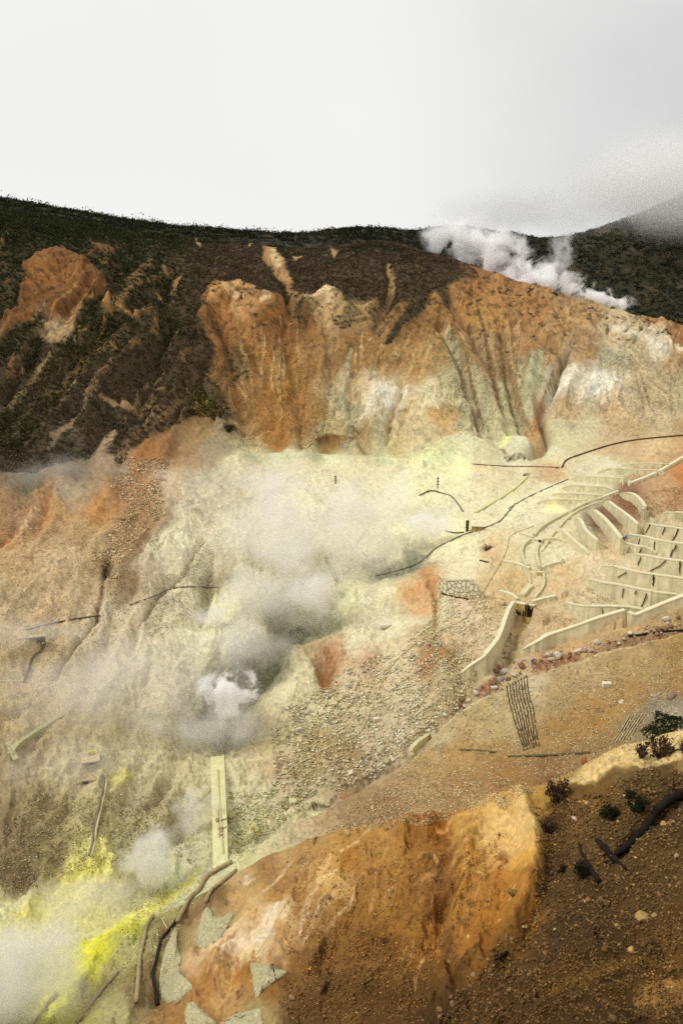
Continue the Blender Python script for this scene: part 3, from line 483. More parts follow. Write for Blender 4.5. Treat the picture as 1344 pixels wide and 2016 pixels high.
for k in range(70):                     # crevices and loose runnels about the valley
    x, y = rs.uniform(0, 1000), rs.uniform(960, 1560); ln = rs.uniform(20, 70); an = rs.gauss(2.2, .35)
    P_ = [(x + ln * t * math.cos(an) + rs.uniform(-3, 3), y + ln * t * math.sin(an)) for t in (0, .33, .66, 1)]
    paint(P_, rs.choice([(120,100,68), (140,118,82), (150,128,90), (226,214,178)]), rs.uniform(.25, .55), 1, VAL, 5, rs.uniform(.8, 2.2))
paint([(1400,1440),(1344,1450),(1290,1457),(1200,1492),(1110,1545),(1140,1548),(1225,1512),(1290,1515),(1344,1500),(1400,1490)], (226,190,130), .8, 5, NEAR, 12)
# pale and rusty streaks, wet stains, cracks; crease, hollow and log shade in the colour
for pts, wd, c, a, rr in [
  ([(0,1088),(50,1040),(85,985)], 5, (206,168,125), .8, VAL), ([(0,1070),(30,1050)], 4, (176,110,55), .7, VAL), ([(70,1060),(95,995),(110,960)], 5, (168,108,55), .6, VAL),
  ([(212,1100),(212,1130)], 13, (72,52,30), .75, VAL), ([(205,1140),(195,1200),(185,1230)], 4, (110,82,52), .8, VAL), ([(185,1230),(150,1280),(110,1340),(50,1400),(0,1430)], 3, (120,96,66), .7, VAL),
  ([(320,1150),(300,1190),(275,1240)], 4, (130,100,62), .75, VAL), ([(405,1065),(365,1130),(318,1160)], 3, (130,104,66), .6, VAL), ([(415,1130),(408,1170),(392,1215)], 11, (130,110,72), .6, VAL), ([(350,1050),(310,1090),(290,1140)], 3, (130,112,76), .4, VAL),
  ([(640,1275),(655,1300),(640,1345)], 10, (158,106,60), .6, VAL), ([(720,1290),(740,1300)], 10, (182,134,100), .5, VAL), ([(850,1270),(862,1310)], 8, (166,124,74), .5, VAL), ([(838,1085),(800,1110),(745,1122)], 14, (128,132,96), .7, VAL),
  ([(855,1140),(860,1220)], 12, (198,145,85), .5, VAL), ([(800,1190),(850,1150)], 14, (200,142,80), .5, VAL),
  ([(600,1215),(545,1260),(520,1300),(450,1400)], 22, (92,92,64), .8, VAL), ([(680,1160),(620,1200)], 14, (150,155,105), .6, VAL),
  ([(120,1235),(60,1225)], 8, (192,136,78), .6, VAL), ([(430,990),(440,1010)], 8, (216,200,168), .5, VAL),
  ([(920,1378),(890,1400)], 10, (120,58,22), .85, (100, 125)), ([(985,1330),(940,1355)], 7, (150,88,52), .7, (100, 125)), ([(1150,1278),(1090,1290),(1050,1300)], 7, (134,88,58), .7, (100, 125)), ([(1344,1226),(1240,1256),(1150,1280)], 9, (120,84,60), .7, (100, 125)),
  ([(1040,1215),(1005,1290)], 12, (160,140,100), .7, (100, 135)), ([(865,1430),(845,1445)], 6, (176,112,40), .8, (90, 125)), ([(690,1552),(670,1562)], 5, (160,96,48), .6, (88, 125)), ([(660,1560),(610,1585)], 6, (95,70,48), .7, (88, 125)),
  ([(700,1545),(790,1490)], 10, (110,84,56), .6, (88, 125)),
  ([(1065,835),(1045,845),(1060,850)], 10, (172,112,56), .7, (207, 260)), ([(1080,800),(1062,830)], 3, (100,72,44), .7, (207, 260)), ([(1110,705),(1095,740),(1075,790)], 3, (130,92,56), .7, (207, 290)), ([(1045,905),(1000,908),(985,890)], 3, (90,70,40), .8, None), ([(1040,935),(1030,938)], 5, (70,48,28), .9, None),
  ([(880,580),(930,660),(960,720),(985,800)], 4, (128,88,48), .5, (207, 320)), ([(985,640),(1000,760),(1015,830)], 4, (132,92,52), .5, (207, 300)), ([(870,650),(905,740),(930,800)], 4, (140,100,58), .5, (207, 300)), ([(1110,640),(1060,660),(1030,740),(1020,800)], 4, (150,105,58), .4, (207, 300)),
  ([(600,884),(650,872),(695,882)], 6, (120,84,44), .7, (200, 250)), ([(640,600),(655,590)], 9, (205,175,135), .7, (207, 320)), ([(410,600),(440,575),(500,590),(535,600)], 8, (196,142,88), .6, (207, 330)), ([(523,600),(512,595)], 6, (222,190,150), .8, (207, 330)), ([(540,490),(548,520)], 9, (212,178,128), .85, (250, 340)), ([(548,530),(562,570)], 5, (190,140,85), .7, (250, 340)),
  ([(470,640),(520,700),(545,740)], 4, (178,125,70), .6, (207, 320)), ([(520,760),(530,870)], 22, (168,116,60), .6, (207, 250)), ([(575,690),(580,800),(560,880)], 14, (172,120,62), .5, (207, 290)),
  ([(1200,640),(1260,660),(1310,695)], 7, (222,205,180), .6, (240, 300)), ([(1330,675),(1344,690)], 7, (226,206,176), .6, (240, 300)), ([(1330,640),(1290,628)], 10, (172,116,56), .6, (240, 300)),
  ([(880,650),(900,720),(915,800),(905,850)], 15, (180,170,130), .7, (207, 300)), ([(935,720),(955,790),(965,860)], 8, (182,172,132), .7, (207, 300)), ([(985,760),(1000,830),(1012,862)], 12, (184,174,130), .7, (207, 300)), ([(1068,690),(1046,740),(1035,800),(1045,850)], 12, (184,176,136), .75, (207, 300)),
  ([(868,650),(905,740),(935,830),(950,880)], 4, (132,92,52), .75, (207, 300)), ([(922,680),(965,740),(985,820)], 7, (146,104,60), .7, (207, 300)), ([(990,640),(1010,740),(1022,800),(1050,860)], 5, (150,106,60), .7, (207, 300)), ([(715,825),(740,790),(790,770),(800,762)], 9, (232,218,198), .75, (207, 300)), ([(790,765),(775,820),(765,850)], 4, (168,122,74), .7, (207, 300)), ([(810,800),(780,870)], 4, (180,140,92), .6, (207, 300)),
  ([(1175,775),(1220,752)], 8, (236,224,206), .75, (207, 300)), ([(1105,735),(1085,780),(1070,815)], 8, (234,220,202), .7, (207, 300)), ([(690,690),(670,780),(690,860)], 8, (186,174,140), .6, (207, 300)),
  ([(690,1885),(760,1842),(830,1792),(900,1735)], 1.3, (84,54,26), .7, NEAR), ([(830,1762),(920,1692),(990,1642)], 1.2, (100,66,30), .6, NEAR), ([(702,1790),(668,1842),(640,1892)], 1.2, (88,56,28), .6, NEAR), ([(640,1700),(606,1760),(560,1822)], 1.4, (110,76,44), .6, NEAR), ([(735,1655),(700,1680),(668,1690)], 5, (214,170,112), .7, NEAR), ([(860,1630),(900,1612),(960,1596)], 5, (214,160,90), .6, NEAR), ([(660,1720),(625,1748)], 6, (226,184,128), .7, NEAR), ([(1012,1600),(1035,1650)], 9, (228,188,124), .6, NEAR),  # narrow gully shade and bright crest edges put into the colour
  ([(1080,1950),(1190,1925),(1344,1905)], 2, (44,28,12), .7, NEAR), ([(1000,1990),(1100,1965),(1190,1945)], 2, (44,28,12), .7, NEAR), ([(940,1912),(1080,1880),(1180,1850)], 2, (52,34,14), .6, NEAR), ([(1344,1985),(1240,1998),(1180,2010)], 5, (48,30,12), .7, NEAR),
  # bluff
  ([(985,1690),(990,1710)], 10, (120,66,22), .85, NEAR), ([(1000,1640),(1010,1660)], 3, (130,80,35), .7, NEAR), ([(960,1735),(955,1750)], 5, (120,72,26), .7, NEAR), ([(920,1780),(935,1800)], 8, (112,70,28), .75, NEAR), ([(905,1815),(912,1830)], 6, (112,72,30), .7, NEAR),
  ([(870,1800),(880,1860),(890,1890)], 13, (105,70,34), .7, NEAR), ([(935,1880),(870,1960),(880,1990)], 14, (84,54,22), .6, NEAR), ([(880,1640),(875,1700),(850,1760)], 12, (120,74,30), .5, NEAR), ([(940,1660),(975,1640)], 4, (150,100,50), .6, NEAR),
  ([(545,1800),(520,1850),(440,1900)], 10, (232,204,178), .75, NEAR), ([(500,1885),(490,1930)], 6, (150,92,40), .7, NEAR), ([(470,1900),(455,1950)], 5, (168,106,50), .7, NEAR), ([(530,1890),(540,1930)], 6, (170,112,60), .6, NEAR), ([(470,1965),(475,1950)], 8, (112,70,38), .7, NEAR),
  ([(500,1740),(480,1745)], 9, (222,196,170), .6, NEAR), ([(420,1775),(400,1830)], 6, (100,74,48), .6, NEAR), ([(650,1700),(625,1740)], 7, (218,170,112), .7, NEAR), ([(740,1715),(725,1720)], 8, (120,78,40), .6, NEAR), ([(600,1730),(540,1755)], 12, (150,104,66), .5, NEAR),
  ([(760,1850),(880,1760),(1000,1650)], 5, (140,92,42), .5, NEAR), ([(690,1790),(640,1860),(610,1890)], 3, (96,62,28), .5, NEAR), ([(1250,1975),(1344,1950)], 11, (168,120,64), .7, NEAR), ([(1080,1950),(1200,1905),(1300,1880)], 12, (125,84,32), .6, NEAR), ([(1180,1850),(1260,1880),(1290,1880)], 14, (48,28,10), .8, NEAR), ([(1240,1872),(1300,1895)], 10, (40,24,8), .8, NEAR), ([(1090,1975),(1180,1950),(1230,1955)], 9, (52,32,12), .7, NEAR),
  ([(1344,1570),(1270,1630),(1200,1690)], 15, (40,27,14), .8, NEAR), ([(1085,1600),(1070,1640)], 18, (84,58,36), .6, NEAR), ([(1200,1600),(1230,1590)], 16, (52,44,20), .6, NEAR), ([(1140,1700),(1165,1740)], 11, (48,38,18), .7, NEAR)]:  # dark bands along the logs and branch: their shade put into the colour
    paint(pts, c, a, wd * .35 + 1, rr, 9, wd)
# concrete apron, hard edge of the near bank, dry bars
paint([(864,1130),(925,1130),(930,1144),(864,1144)], (214,204,168), .8, 2, VAL, 2)
for pts, wd, c, a, rr in [([(1000,1345),(900,1405),(850,1445)], 5, (206,192,150), .8, (90, 118)), ([(810,1480),(840,1455)], 5, (200,182,140), .7, (90, 118)), ([(1344,1245),(1240,1275),(1130,1310),(1010,1345)], 4, (196,176,130), .6, (95, 118))]:
    paint(pts, c, a, 2, rr, 4, wd)
paint([(1290,1400),(1344,1385),(1344,1420),(1300,1430)], (168,158,138), .6, 8, (74, 110), 8)
paint([(985,1600),(1040,1590),(1050,1700),(1000,1690),(950,1680),(930,1640)], (226,182,118), .6, 14, NEAR, 24)  # spur's bright left face: pale soil, with its lit side put into the colour
paint([(1040,1130),(1150,1090),(1230,1095),(1240,1170),(1150,1240),(1030,1280)], (204,184,146), .45, 20, VAL, 16)
paint([(1020,1040),(1130,1000),(1180,1060),(1140,1110),(1040,1120)], (212,202,162), .6, 16, VAL, 12)
paint([(1180,1105),(1240,1090),(1400,1090),(1400,1180),(1250,1208),(1130,1222),(1112,1190),(1150,1140)], (206,192,150), .7, 10, VAL, 12)
paint([(1225,1040),(1300,1010),(1400,1010),(1400,1100),(1290,1100),(1236,1080)], (204,192,152), .7, 8, VAL, 8)
# mottling of the soil
tf = noise(PX / 9, PY / 8, 83) + .8 * noise(PX / 26, PY / 22, 84); up = smooth(740, 620, PY + 60 * WX) * hm * (PX > 390)
VEG = np.maximum(VEG, .75 * smooth(.42, .8, tf) * up)                       # scattered tufts on the upper bare slope
dk = smooth(.1, .5, noise(PX / 13 + WX, PY / 11, 85) + .5 * noise(PX / 5, PY / 4, 86)) * smooth(760, 600, PY + 50 * WX) * smooth(205, 225, R2) * (1 - smooth(300, 346, R2)); ALB *= (1 - .5 * dk)[..., None]
sk = fbm(gu / 3.6, PY / 75, 3, 87) * hm; ALB *= np.clip(1 + .5 * sk, .4, 1.6)[..., None]   # fine streaks of wash down the slope
dr1 = noise((PX + .5 * PY + 40 * WX) / 34, (PY - .5 * PX) / 130, 88); rv = smooth(.10, .0, np.abs(dr1)) * vm * smooth(900, 600, PX) * smooth(960, 1020, PY); ALB *= (1 - .22 * rv)[..., None]
nv_ = (R2 < 346)
b1 = fbm(PX / 34, PY / 26, 5, 61, .6); b2 = fbm(GX / 1.1, GY / 1.1, 3, 66, .65) ; b3 = noise(A2 / .0032, LR[None] / .006, 69)
st = fbm(gu / 9, PY / 90, 3, 71) * hm
rub = np.clip(.25 + 1.3 * fbm(PX / 90, PY / 60, 4, 78), 0, 1) * (1 - .75 * near)
sp2 = noise(A2 / .0046, LR[None] / .0085, 76); rl = np.maximum(0, .3 - np.abs(r1_)) * hm  # rl darkens the rills in the colour: damp soil and crease shade
tone = 1 + .42 * b1 + .20 * b2 + (.05 + .18 * rub) * b3 + .34 * st + .16 * fbm(PX / 7, PY / 6, 3, 77, .7) - .5 * rl
tone = tone * np.where(sp2 < -.42, 1 - .3 * rub, 1) * np.where(sp2 > .5, 1 + .2 * rub, 1)
ALB *= np.clip(tone, .3, 1.8)[..., None]
hue = fbm(PX / 22, PY / 18, 4, 75, .6)
ALB *= (1 + hue[..., None] * np.array([.05, -.02, -.16]))
# bare ground under the scrub: brown humus, greener on the left and on the far ridges
vg = np.clip(VEG + .35 * b1, 0, 1)[..., None]
hum = np.where((R2 > 346)[..., None], lin((42, 42, 26)), lin((74, 61, 44))) * (1 + .5 * b1[..., None])
ALB = ALB * (1 - .98 * vg) + hum * .98 * vg
KEXP = 1.08                      # light reaching a flat surface under this sky
lum = ALB @ np.array([.2126, .7152, .0722]); ALB = lum[..., None] + (ALB - lum[..., None]) * np.where(near, .95, .86 + .12 * hm * smooth(1000, 780, PX))[..., None]
crm = np.array([1.10, .995, .72]); gk = .55 * smooth(.80, .95, ALB[..., 1] / np.maximum(ALB[..., 0], 1e-4)) * smooth(.08, .25, lum) * smooth(150, 400, PX) * vm * smooth(1500, 1400, PY); ALB = ALB * (1 - gk[..., None]) + lum[..., None] * crm * gk[..., None]
ALB = ALB * np.where(near[..., None], np.array([1.02, 1.07, .98]), np.where((R2 > 206)[..., None], np.array([1.0, 1.05, .98]), np.array([1.07, 1.055, .97])))
ALB = np.clip(ALB / KEXP, .004, .8)

def ground_material():
    m = bpy.data.materials.new("ground"); m.use_nodes = True; t = m.node_tree; p = t.nodes['Principled BSDF']
    n = t.nodes.new; l = t.links.new
    at = n('ShaderNodeAttribute'); at.attribute_name = 'soil'
    geo = n('ShaderNodeNewGeometry')
    a = n('ShaderNodeTexNoise'); a.inputs['Scale'].default_value = 3.2; a.inputs['Detail'].default_value = 6; a.inputs['Roughness'].default_value = .7; l(geo.outputs['Position'], a.inputs['Vector'])
    v = n('ShaderNodeTexVoronoi'); v.inputs['Scale'].default_value = 2.6; v.inputs['Randomness'].default_value = 1; l(geo.outputs['Position'], v.inputs['Vector'])
    r = n('ShaderNodeMapRange'); r.inputs[1].default_value = .25; r.inputs[2].default_value = .75; r.inputs[3].default_value = .84; r.inputs[4].default_value = 1.16; l(a.outputs[0], r.inputs[0])
    # grains of gravel of differing colour
    sp = n('ShaderNodeSeparateColor'); l(v.outputs['Color'], sp.inputs[0])
    r2 = n('ShaderNodeMapRange'); r2.inputs[1].default_value = 0; r2.inputs[2].default_value = 1; r2.inputs[3].default_value = .9; r2.inputs[4].default_value = 1.1; l(sp.outputs[0], r2.inputs[0])
    mu = n('ShaderNodeMath'); mu.operation = 'MULTIPLY'; l(r.outputs[0], mu.inputs[0]); l(r2.outputs[0], mu.inputs[1])
    mx = n('ShaderNodeMix'); mx.data_type = 'RGBA'; mx.blend_type = 'MULTIPLY'; mx.inputs['Factor'].default_value = 1
    l(at.outputs['Color'], mx.inputs['A']); l(mu.outputs[0], mx.inputs['B']); l(mx.outputs['Result'], p.inputs['Base Color'])
    p.inputs['Roughness'].default_value = .95; p.inputs['Specular IOR Level'].default_value = .15
    b = n('ShaderNodeBump'); b.inputs['Strength'].default_value = .55; b.inputs['Distance'].default_value = .2
    ad = n('ShaderNodeMath'); ad.operation = 'SUBTRACT'; l(a.outputs[0], ad.inputs[0]); l(v.outputs['Distance'], ad.inputs[1]); l(ad.outputs[0], b.inputs['Height'])
    l(b.outputs[0], p.inputs['Normal'])
    return m
GROUND = ground_material()
def add_mesh(name, V, Fc, mat, smooth_=True, parent=None, ngon=4):
    me = bpy.data.meshes.new(name); V = np.asarray(V, np.float32); Fc = np.asarray(Fc, np.int32)
    me.vertices.add(len(V)); me.vertices.foreach_set('co', V.ravel())
    k = Fc.shape[1]; me.loops.add(Fc.size); me.loops.foreach_set('vertex_index', Fc.ravel())
    me.polygons.add(len(Fc)); me.polygons.foreach_set('loop_start', np.arange(len(Fc), dtype=np.int32) * k)
    me.update(calc_edges=True)
    if smooth_: me.polygons.foreach_set('use_smooth', np.ones(len(Fc), bool))
    if mat: me.materials.append(mat)
    o = bpy.data.objects.new(name, me); COL.objects.link(o)
    if parent is not None: o.parent = parent
    return o
def vcol(o, name, rgb):
    at = o.data.color_attributes.new(name, 'FLOAT_COLOR', 'POINT')
    c = np.ones((len(rgb), 4), np.float32); c[:, :3] = rgb; at.data.foreach_set('color', c.ravel())
def build_ground():
    cuts = [0, int(np.searchsorted(RR, 74.5)), int(np.searchsorted(RR, 206)), int(np.searchsorted(RR, 345)), NV - 1]
    for (j0, j1), nm in zip(zip(cuts[:-1], cuts[1:]), ("near_slope", "valley_ground", "hillside", "far_mountain")):
        n = j1 - j0 + 1
        V = np.stack([GX[:, j0:j1 + 1], GY[:, j0:j1 + 1], GZ[:, j0:j1 + 1]], -1).reshape(-1, 3)
        q = (np.arange(NU - 1)[:, None] * n + np.arange(n - 1)).ravel()
        o = add_mesh(nm, V, np.stack([q, q + n, q + n + 1, q + 1], 1)[:, ::-1], GROUND)
        vcol(o, 'soil', ALB[:, j0:j1 + 1].reshape(-1, 3)); o['kind'] = 'structure'
build_ground()
# ---------------------------------------------------------------- object helpers
def mat(name, rgb, var=.15, scale=1.5, rough=.9, bump=.25, streak=0, vor=0, tint=False, attr=None, spec=.2):
    m = bpy.data.materials.new(name); m.use_nodes = True; t = m.node_tree; p = t.nodes['Principled BSDF']; n = t.nodes.new; l = t.links.new
    geo = n('ShaderNodeNewGeometry')
    a = n('ShaderNodeTexNoise'); a.inputs['Scale'].default_value = scale; a.inputs['Detail'].default_value = 6; a.inputs['Roughness'].default_value = .65; l(geo.outputs['Position'], a.inputs['Vector'])
    r = n('ShaderNodeMapRange'); r.inputs[1].default_value = .25; r.inputs[2].default_value = .75; r.inputs[3].default_value = 1 - 2 * var; r.inputs[4].default_value = 1 + var; l(a.outputs[0], r.inputs[0])
    fac = r.outputs[0]
    if streak:                                              # rain streaks and damp feet: tall thin noise
        mp = n('ShaderNodeMapping'); mp.inputs['Scale'].default_value = (1.1, 1.1, .16); l(geo.outputs['Position'], mp.inputs[0])
        s = n('ShaderNodeTexNoise'); s.inputs['Scale'].default_value = 1.3; s.inputs['Detail'].default_value = 4; l(mp.outputs[0], s.inputs['Vector'])
        r3 = n('ShaderNodeMapRange'); r3.inputs[1].default_value = .35; r3.inputs[2].default_value = .7; r3.inputs[3].default_value = 1.06; r3.inputs[4].default_value = 1 - streak; l(s.outputs[0], r3.inputs[0])
        mu = n('ShaderNodeMath'); mu.operation = 'MULTIPLY'; l(fac, mu.inputs[0]); l(r3.outputs[0], mu.inputs[1]); fac = mu.outputs[0]
    h = a.outputs[0]
    if vor:                                                 # laid stones with dark joints
        v = n('ShaderNodeTexVoronoi'); v.feature = 'DISTANCE_TO_EDGE'; v.inputs['Scale'].default_value = vor; l(geo.outputs['Position'], v.inputs['Vector'])
        r4 = n('ShaderNodeMapRange'); r4.inputs[1].default_value = .02; r4.inputs[2].default_value = .09; r4.inputs[3].default_value = .25; r4.inputs[4].default_value = 1; l(v.outputs['Distance'], r4.inputs[0])
        mu = n('ShaderNodeMath'); mu.operation = 'MULTIPLY'; l(fac, mu.inputs[0]); l(r4.outputs[0], mu.inputs[1]); fac = mu.outputs[0]; h = r4.outputs[0]
    mx = n('ShaderNodeMix'); mx.data_type = 'RGBA'; mx.blend_type = 'MULTIPLY'; mx.inputs['Factor'].default_value = 1
    c = lin(rgb) / KEXP; mx.inputs['A'].default_value = (*np.clip(c, .004, .8), 1)
    if tint: oi = n('ShaderNodeObjectInfo'); l(oi.outputs['Color'], mx.inputs['A'])
    if attr: at = n('ShaderNodeAttribute'); at.attribute_name = attr; l(at.outputs['Color'], mx.inputs['A'])
    l(fac, mx.inputs['B']); l(mx.outputs['Result'], p.inputs['Base Color'])
    p.inputs['Roughness'].default_value = rough; p.inputs['Specular IOR Level'].default_value = spec
    if bump:
        b = n('ShaderNodeBump'); b.inputs['Strength'].default_value = bump; b.inputs['Distance'].default_value = .15; l(h, b.inputs['Height']); l(b.outputs[0], p.inputs['Normal'])
    return m
M = dict(
 concrete=mat('weathered_concrete', (224, 213, 172), .14, .9, streak=.2), coping=mat('coping_concrete', (226, 218, 180), .08, 1.2), stained=mat('sulphur_stained_concrete', (196, 172, 100), .25, 1.2, streak=.4),
 stainblack=mat('wet_black_stain', (44, 28, 18), .3, 2), crack=mat('dark_crack', (48, 44, 34), .2, 3), masonry=mat('stone_masonry', (236, 226, 192), .12, 1.5, vor=1.15, bump=.8), apron=mat('pale_apron', (212, 204, 168), .1, 1),
 kerb=mat('kerb_concrete', (212, 202, 158), .12, 1.5), slab=mat('yellowed_slab', (218, 214, 160), .1, .8, streak=.1), facing=mat('textured_facing', (190, 182, 140), .14, 2.0, vor=3.0, bump=.7),
 palepipe=mat('pale_pipe', (206, 188, 142), .1, 2), brownpipe=mat('brown_hose', (98, 72, 44), .2, 2), graypipe=mat('grey_pipe', (128, 122, 100), .15, 2), blackpipe=mat('black_hose', (34, 27, 20), .2, 3, rough=.6), dustpipe=mat('dust_coated_pipe', (172, 154, 114), .2, 2.5),
 timber=mat('bleached_timber', (196, 176, 134), .2, 3), darktimber=mat('dark_timber', (84, 66, 44), .25, 3), sulphur=mat('sulphur_crust', (214, 202, 62), .15, 3, bump=.6), shade=mat('painted_shade', (52, 38, 26), .1, 1),
 blue=mat('blue_tarpaulin', (66, 94, 176), .2, 4, rough=.6), whitebox=mat('white_block', (226, 214, 190), .08, 3), log=mat('black_log', (38, 28, 18), .35, 5, bump=1), twig=mat('dry_twig', (82, 60, 40), .3, 5), brush=mat('brushwood', (104, 84, 56), .35, 4, bump=.8),
 stone=mat('stone', (200, 190, 160), .18, 4, tint=True, bump=.6), leaf=mat('leaf', (40, 44, 20), .25, .8, attr='leafcol', bump=0, spec=.1), grit=mat('grit', (150, 130, 95), .1, 5, attr='leafcol', bump=0), pole=mat('bamboo_pole', (214, 200, 150), .1, 4), facingdark=mat('strip_board', (104, 96, 66), .2, 4))
# facing slabs: keep the joints of the pattern faint
for nd in M['facing'].node_tree.nodes:
    if nd.type == 'MAP_RANGE' and abs(nd.inputs[4].default_value - 1) < 1e-4: nd.inputs[3].default_value = .76

def tag(o, label=None, cat=None, group=None, kind=None):
    if label: o['label'] = label
    if cat: o['category'] = cat
    if group: o['group'] = group
    if kind: o['kind'] = kind
    return o
def empty(name, loc):
    o = bpy.data.objects.new(name, None); o.location = [float(v) for v in loc]; o.empty_display_size = .3; COL.objects.link(o); return o
class MB:
    def __init__(s): s.v = []; s.f = []; s.n = 0
    def add(s, V, Q):
        V = np.asarray(V, float); s.v.append(V); s.f += [tuple(int(i) + s.n for i in q) for q in Q]; s.n += len(V); return s
    def tube(s, P, rad, k=7, cap=True):
        P = np.asarray(P, float); rad = np.broadcast_to(np.asarray(rad, float), (len(P),)); V = []
        T = np.gradient(P, axis=0); T /= np.linalg.norm(T, axis=1, keepdims=True) + 1e-9
        for p, t, r in zip(P, T, rad):
            a = np.cross(t, (0, 0, 1.0)); a = a if np.linalg.norm(a) > .05 else np.cross(t, (1.0, 0, 0)); a /= np.linalg.norm(a); b = np.cross(a, t)
            for j in range(k): V.append(p + r * (math.cos(2 * math.pi * j / k) * a + math.sin(2 * math.pi * j / k) * b))
        Q = [(i * k + j, i * k + (j + 1) % k, (i + 1) * k + (j + 1) % k, (i + 1) * k + j) for i in range(len(P) - 1) for j in range(k)]
        if cap: Q += [tuple(range(k))[::-1], tuple((len(P) - 1) * k + j for j in range(k))]
        return s.add(V, Q)
    def box(s, c, size, rz=0, rx=0, ry=0):
        R = np.array(Matrix.Rotation(rz, 3, 'Z') @ Matrix.Rotation(ry, 3, 'Y') @ Matrix.Rotation(rx, 3, 'X')); h = np.array(size) / 2
        V = [R @ (h * np.array((x, y, z))) + np.array(c) for x in (-1, 1) for y in (-1, 1) for z in (-1, 1)]
        return s.add(V, [(0, 1, 3, 2), (4, 6, 7, 5), (0, 4, 5, 1), (2, 3, 7, 6), (0, 2, 6, 4), (1, 5, 7, 3)])
    def ribbon(s, P, N2, prof):                             # sweep a closed profile [(across, up)] along P; N2 = horizontal normal per point
        P = np.asarray(P, float); k = len(prof[0]) if isinstance(prof[0][0], (tuple, list)) else len(prof); V = []
        for i, p in enumerate(P):
            pr = prof[i] if isinstance(prof[0][0], (tuple, list)) else prof
            for a, u in pr: V.append((p[0] + N2[i][0] * a, p[1] + N2[i][1] * a, p[2] + u))
        Q = [(i * k + j, (i + 1) * k + j, (i + 1) * k + (j + 1) % k, i * k + (j + 1) % k) for i in range(len(P) - 1) for j in range(k)]
        Q += [tuple(range(k)), tuple((len(P) - 1) * k + j for j in range(k))[::-1]]
        return s.add(V, Q)
    def build(s, name, m, parent=None, bev=0, smooth_=False, origin=None):
        V = np.vstack(s.v); me = bpy.data.meshes.new(name)
        if parent is not None and origin is None: origin = np.array(parent.matrix_basis.translation) if parent.parent is None else None
        off = np.zeros(3) if origin is None else np.asarray(origin)
        me.from_pydata((V - off).tolist(), [], s.f); me.update()
        me.materials.append(m)
        if smooth_: me.polygons.foreach_set('use_smooth', np.ones(len(me.polygons), bool))
        o = bpy.data.objects.new(name, me); COL.objects.link(o)
        if parent is not None: o.parent = parent
        else: o.location = off
        if bev:
            b = o.modifiers.new('bevel', 'BEVEL'); b.width = bev; b.segments = 2; b.limit_method = 'ANGLE'
        return o
def hz(x, y): return np.array([x, y, ground(x, y)])
def trail(pts, n=3, lift=0.0, r0=24, r1=1e9):               # photo polyline -> points on the finished ground
    q = resample([(a, b, 0) for a, b in pts], n); return np.array([hit(a, b, r0, r1) + (0, 0, lift) for a, b, _ in q])
def side(P):
    d = np.gradient(P[:, :2], axis=0); d /= np.linalg.norm(d, axis=1, keepdims=True) + 1e-9; return np.stack([-d[:, 1], d[:, 0]], 1)
def mpp(p): return (p[1] * CP - p[2] * SP) / F              # metres per photo pixel at a point

# ---------------------------------------------------------------- retaining walls
WL = {
 'arm1': "low thin curved concrete wall beside the stepped channel, first before the brown troughs", 'arm2': "curved concrete arm with broad sagging face, in front of the first dark brown trough", 'arm3': "long curved concrete wall running under the blue tarpaulin between two brown troughs",
 'arm4': "pale concrete arm between the narrow brown trough and the highest wide trough", 'arm5': "highest leaning concrete arm closing off the uppermost brown trough", 'tier1': "small highest concrete terrace wall at the right edge of the fan", 'tier2': "concrete terrace wall with jagged cracks just below the smallest top tier",
 'tier3': "concrete terrace wall with the widest jagged black crack, level with the blue tarpaulin", 'tier4': "concrete terrace wall crossed by one long diagonal crack", 'tier5': "concrete terrace wall with a single thick upright black crack in mid face", 'tier6': "long concrete terrace wall with a dotted slanting crack above the lowest tier",
 'tier7': "lowest crescent shaped concrete terrace wall, just above the stream wall", 'bank': "long pale concrete wall along the rubble stream ending in a wedge tip", 'bank2': "concrete stream wall beyond the jog, stepping back with a pale triangular cap",
 'channel': "tall curved concrete wing wall on the left of the dammed channel", 'dam': "concrete check dam with black water stain on yellow face", 'damwingl': "left wing of the black stained dam, sloping down into it", 'damwingr': "right wing of the black stained dam, low and pale",
 'weir': "middle check dam with small dark spillway between two long wings", 'weirwingl': "long left wing of the middle check dam", 'weirwingr': "right wing of the middle check dam, curving up the bank", 'weirtop': "topmost check dam with yellow stain under the curved kerb", 'weirtopl': "short left wing of the topmost check dam", 'weirtopr': "thin right wing of the topmost check dam, arching over pale rubble",
 'step0': "uppermost and faintest pale terrace step under the rubble track", 'step1': "second pale terrace step from the top of the upper flight", 'step2': "third pale terrace step, widest of the upper flight", 'step3': "fourth pale terrace step, above the yellowed one",
 'step4': "fifth pale terrace step with a yellow sulphur edge", 'step5': "lowest pale terrace step above the bright yellow sulphur patch", 'masonry': "rough stone masonry wall of pale cobbles under a flat earth apron"}
CR = {'tier2': [([(1333,1041),(1329,1053),(1321,1065)], 1.6), ([(1307,1038),(1302,1053)], .9), ([(1278,1031),(1270,1049)], .8)], 'tier3': [([(1330,1073),(1327,1080),(1322,1085),(1318,1096)], 2.6), ([(1288,1066),(1286,1074),(1287,1089)], 1.0), ([(1258,1060),(1255,1074)], .9)],
 'arm3': [([(1262,1080),(1258,1089)], 1.6), ([(1239,1076),(1233,1090)], .8)], 'tier4': [([(1260,1096),(1254,1113)], 1.2), ([(1310,1102),(1298,1113),(1278,1124)], 1.1), ([(1337,1104),(1337,1130)], 2.2)], 'tier5': [([(1285,1132),(1284,1154)], 2.4), ([(1232,1126),(1214,1137)], .7)],
 'tier6': [([(1271,1168),(1267,1180),(1262,1194)], 1.8), ([(1226,1158),(1224,1176)], 1.0), ([(1251,1163),(1247,1170)], .6)], 'tier7': [([(1183,1197),(1186,1214)], .9)]}
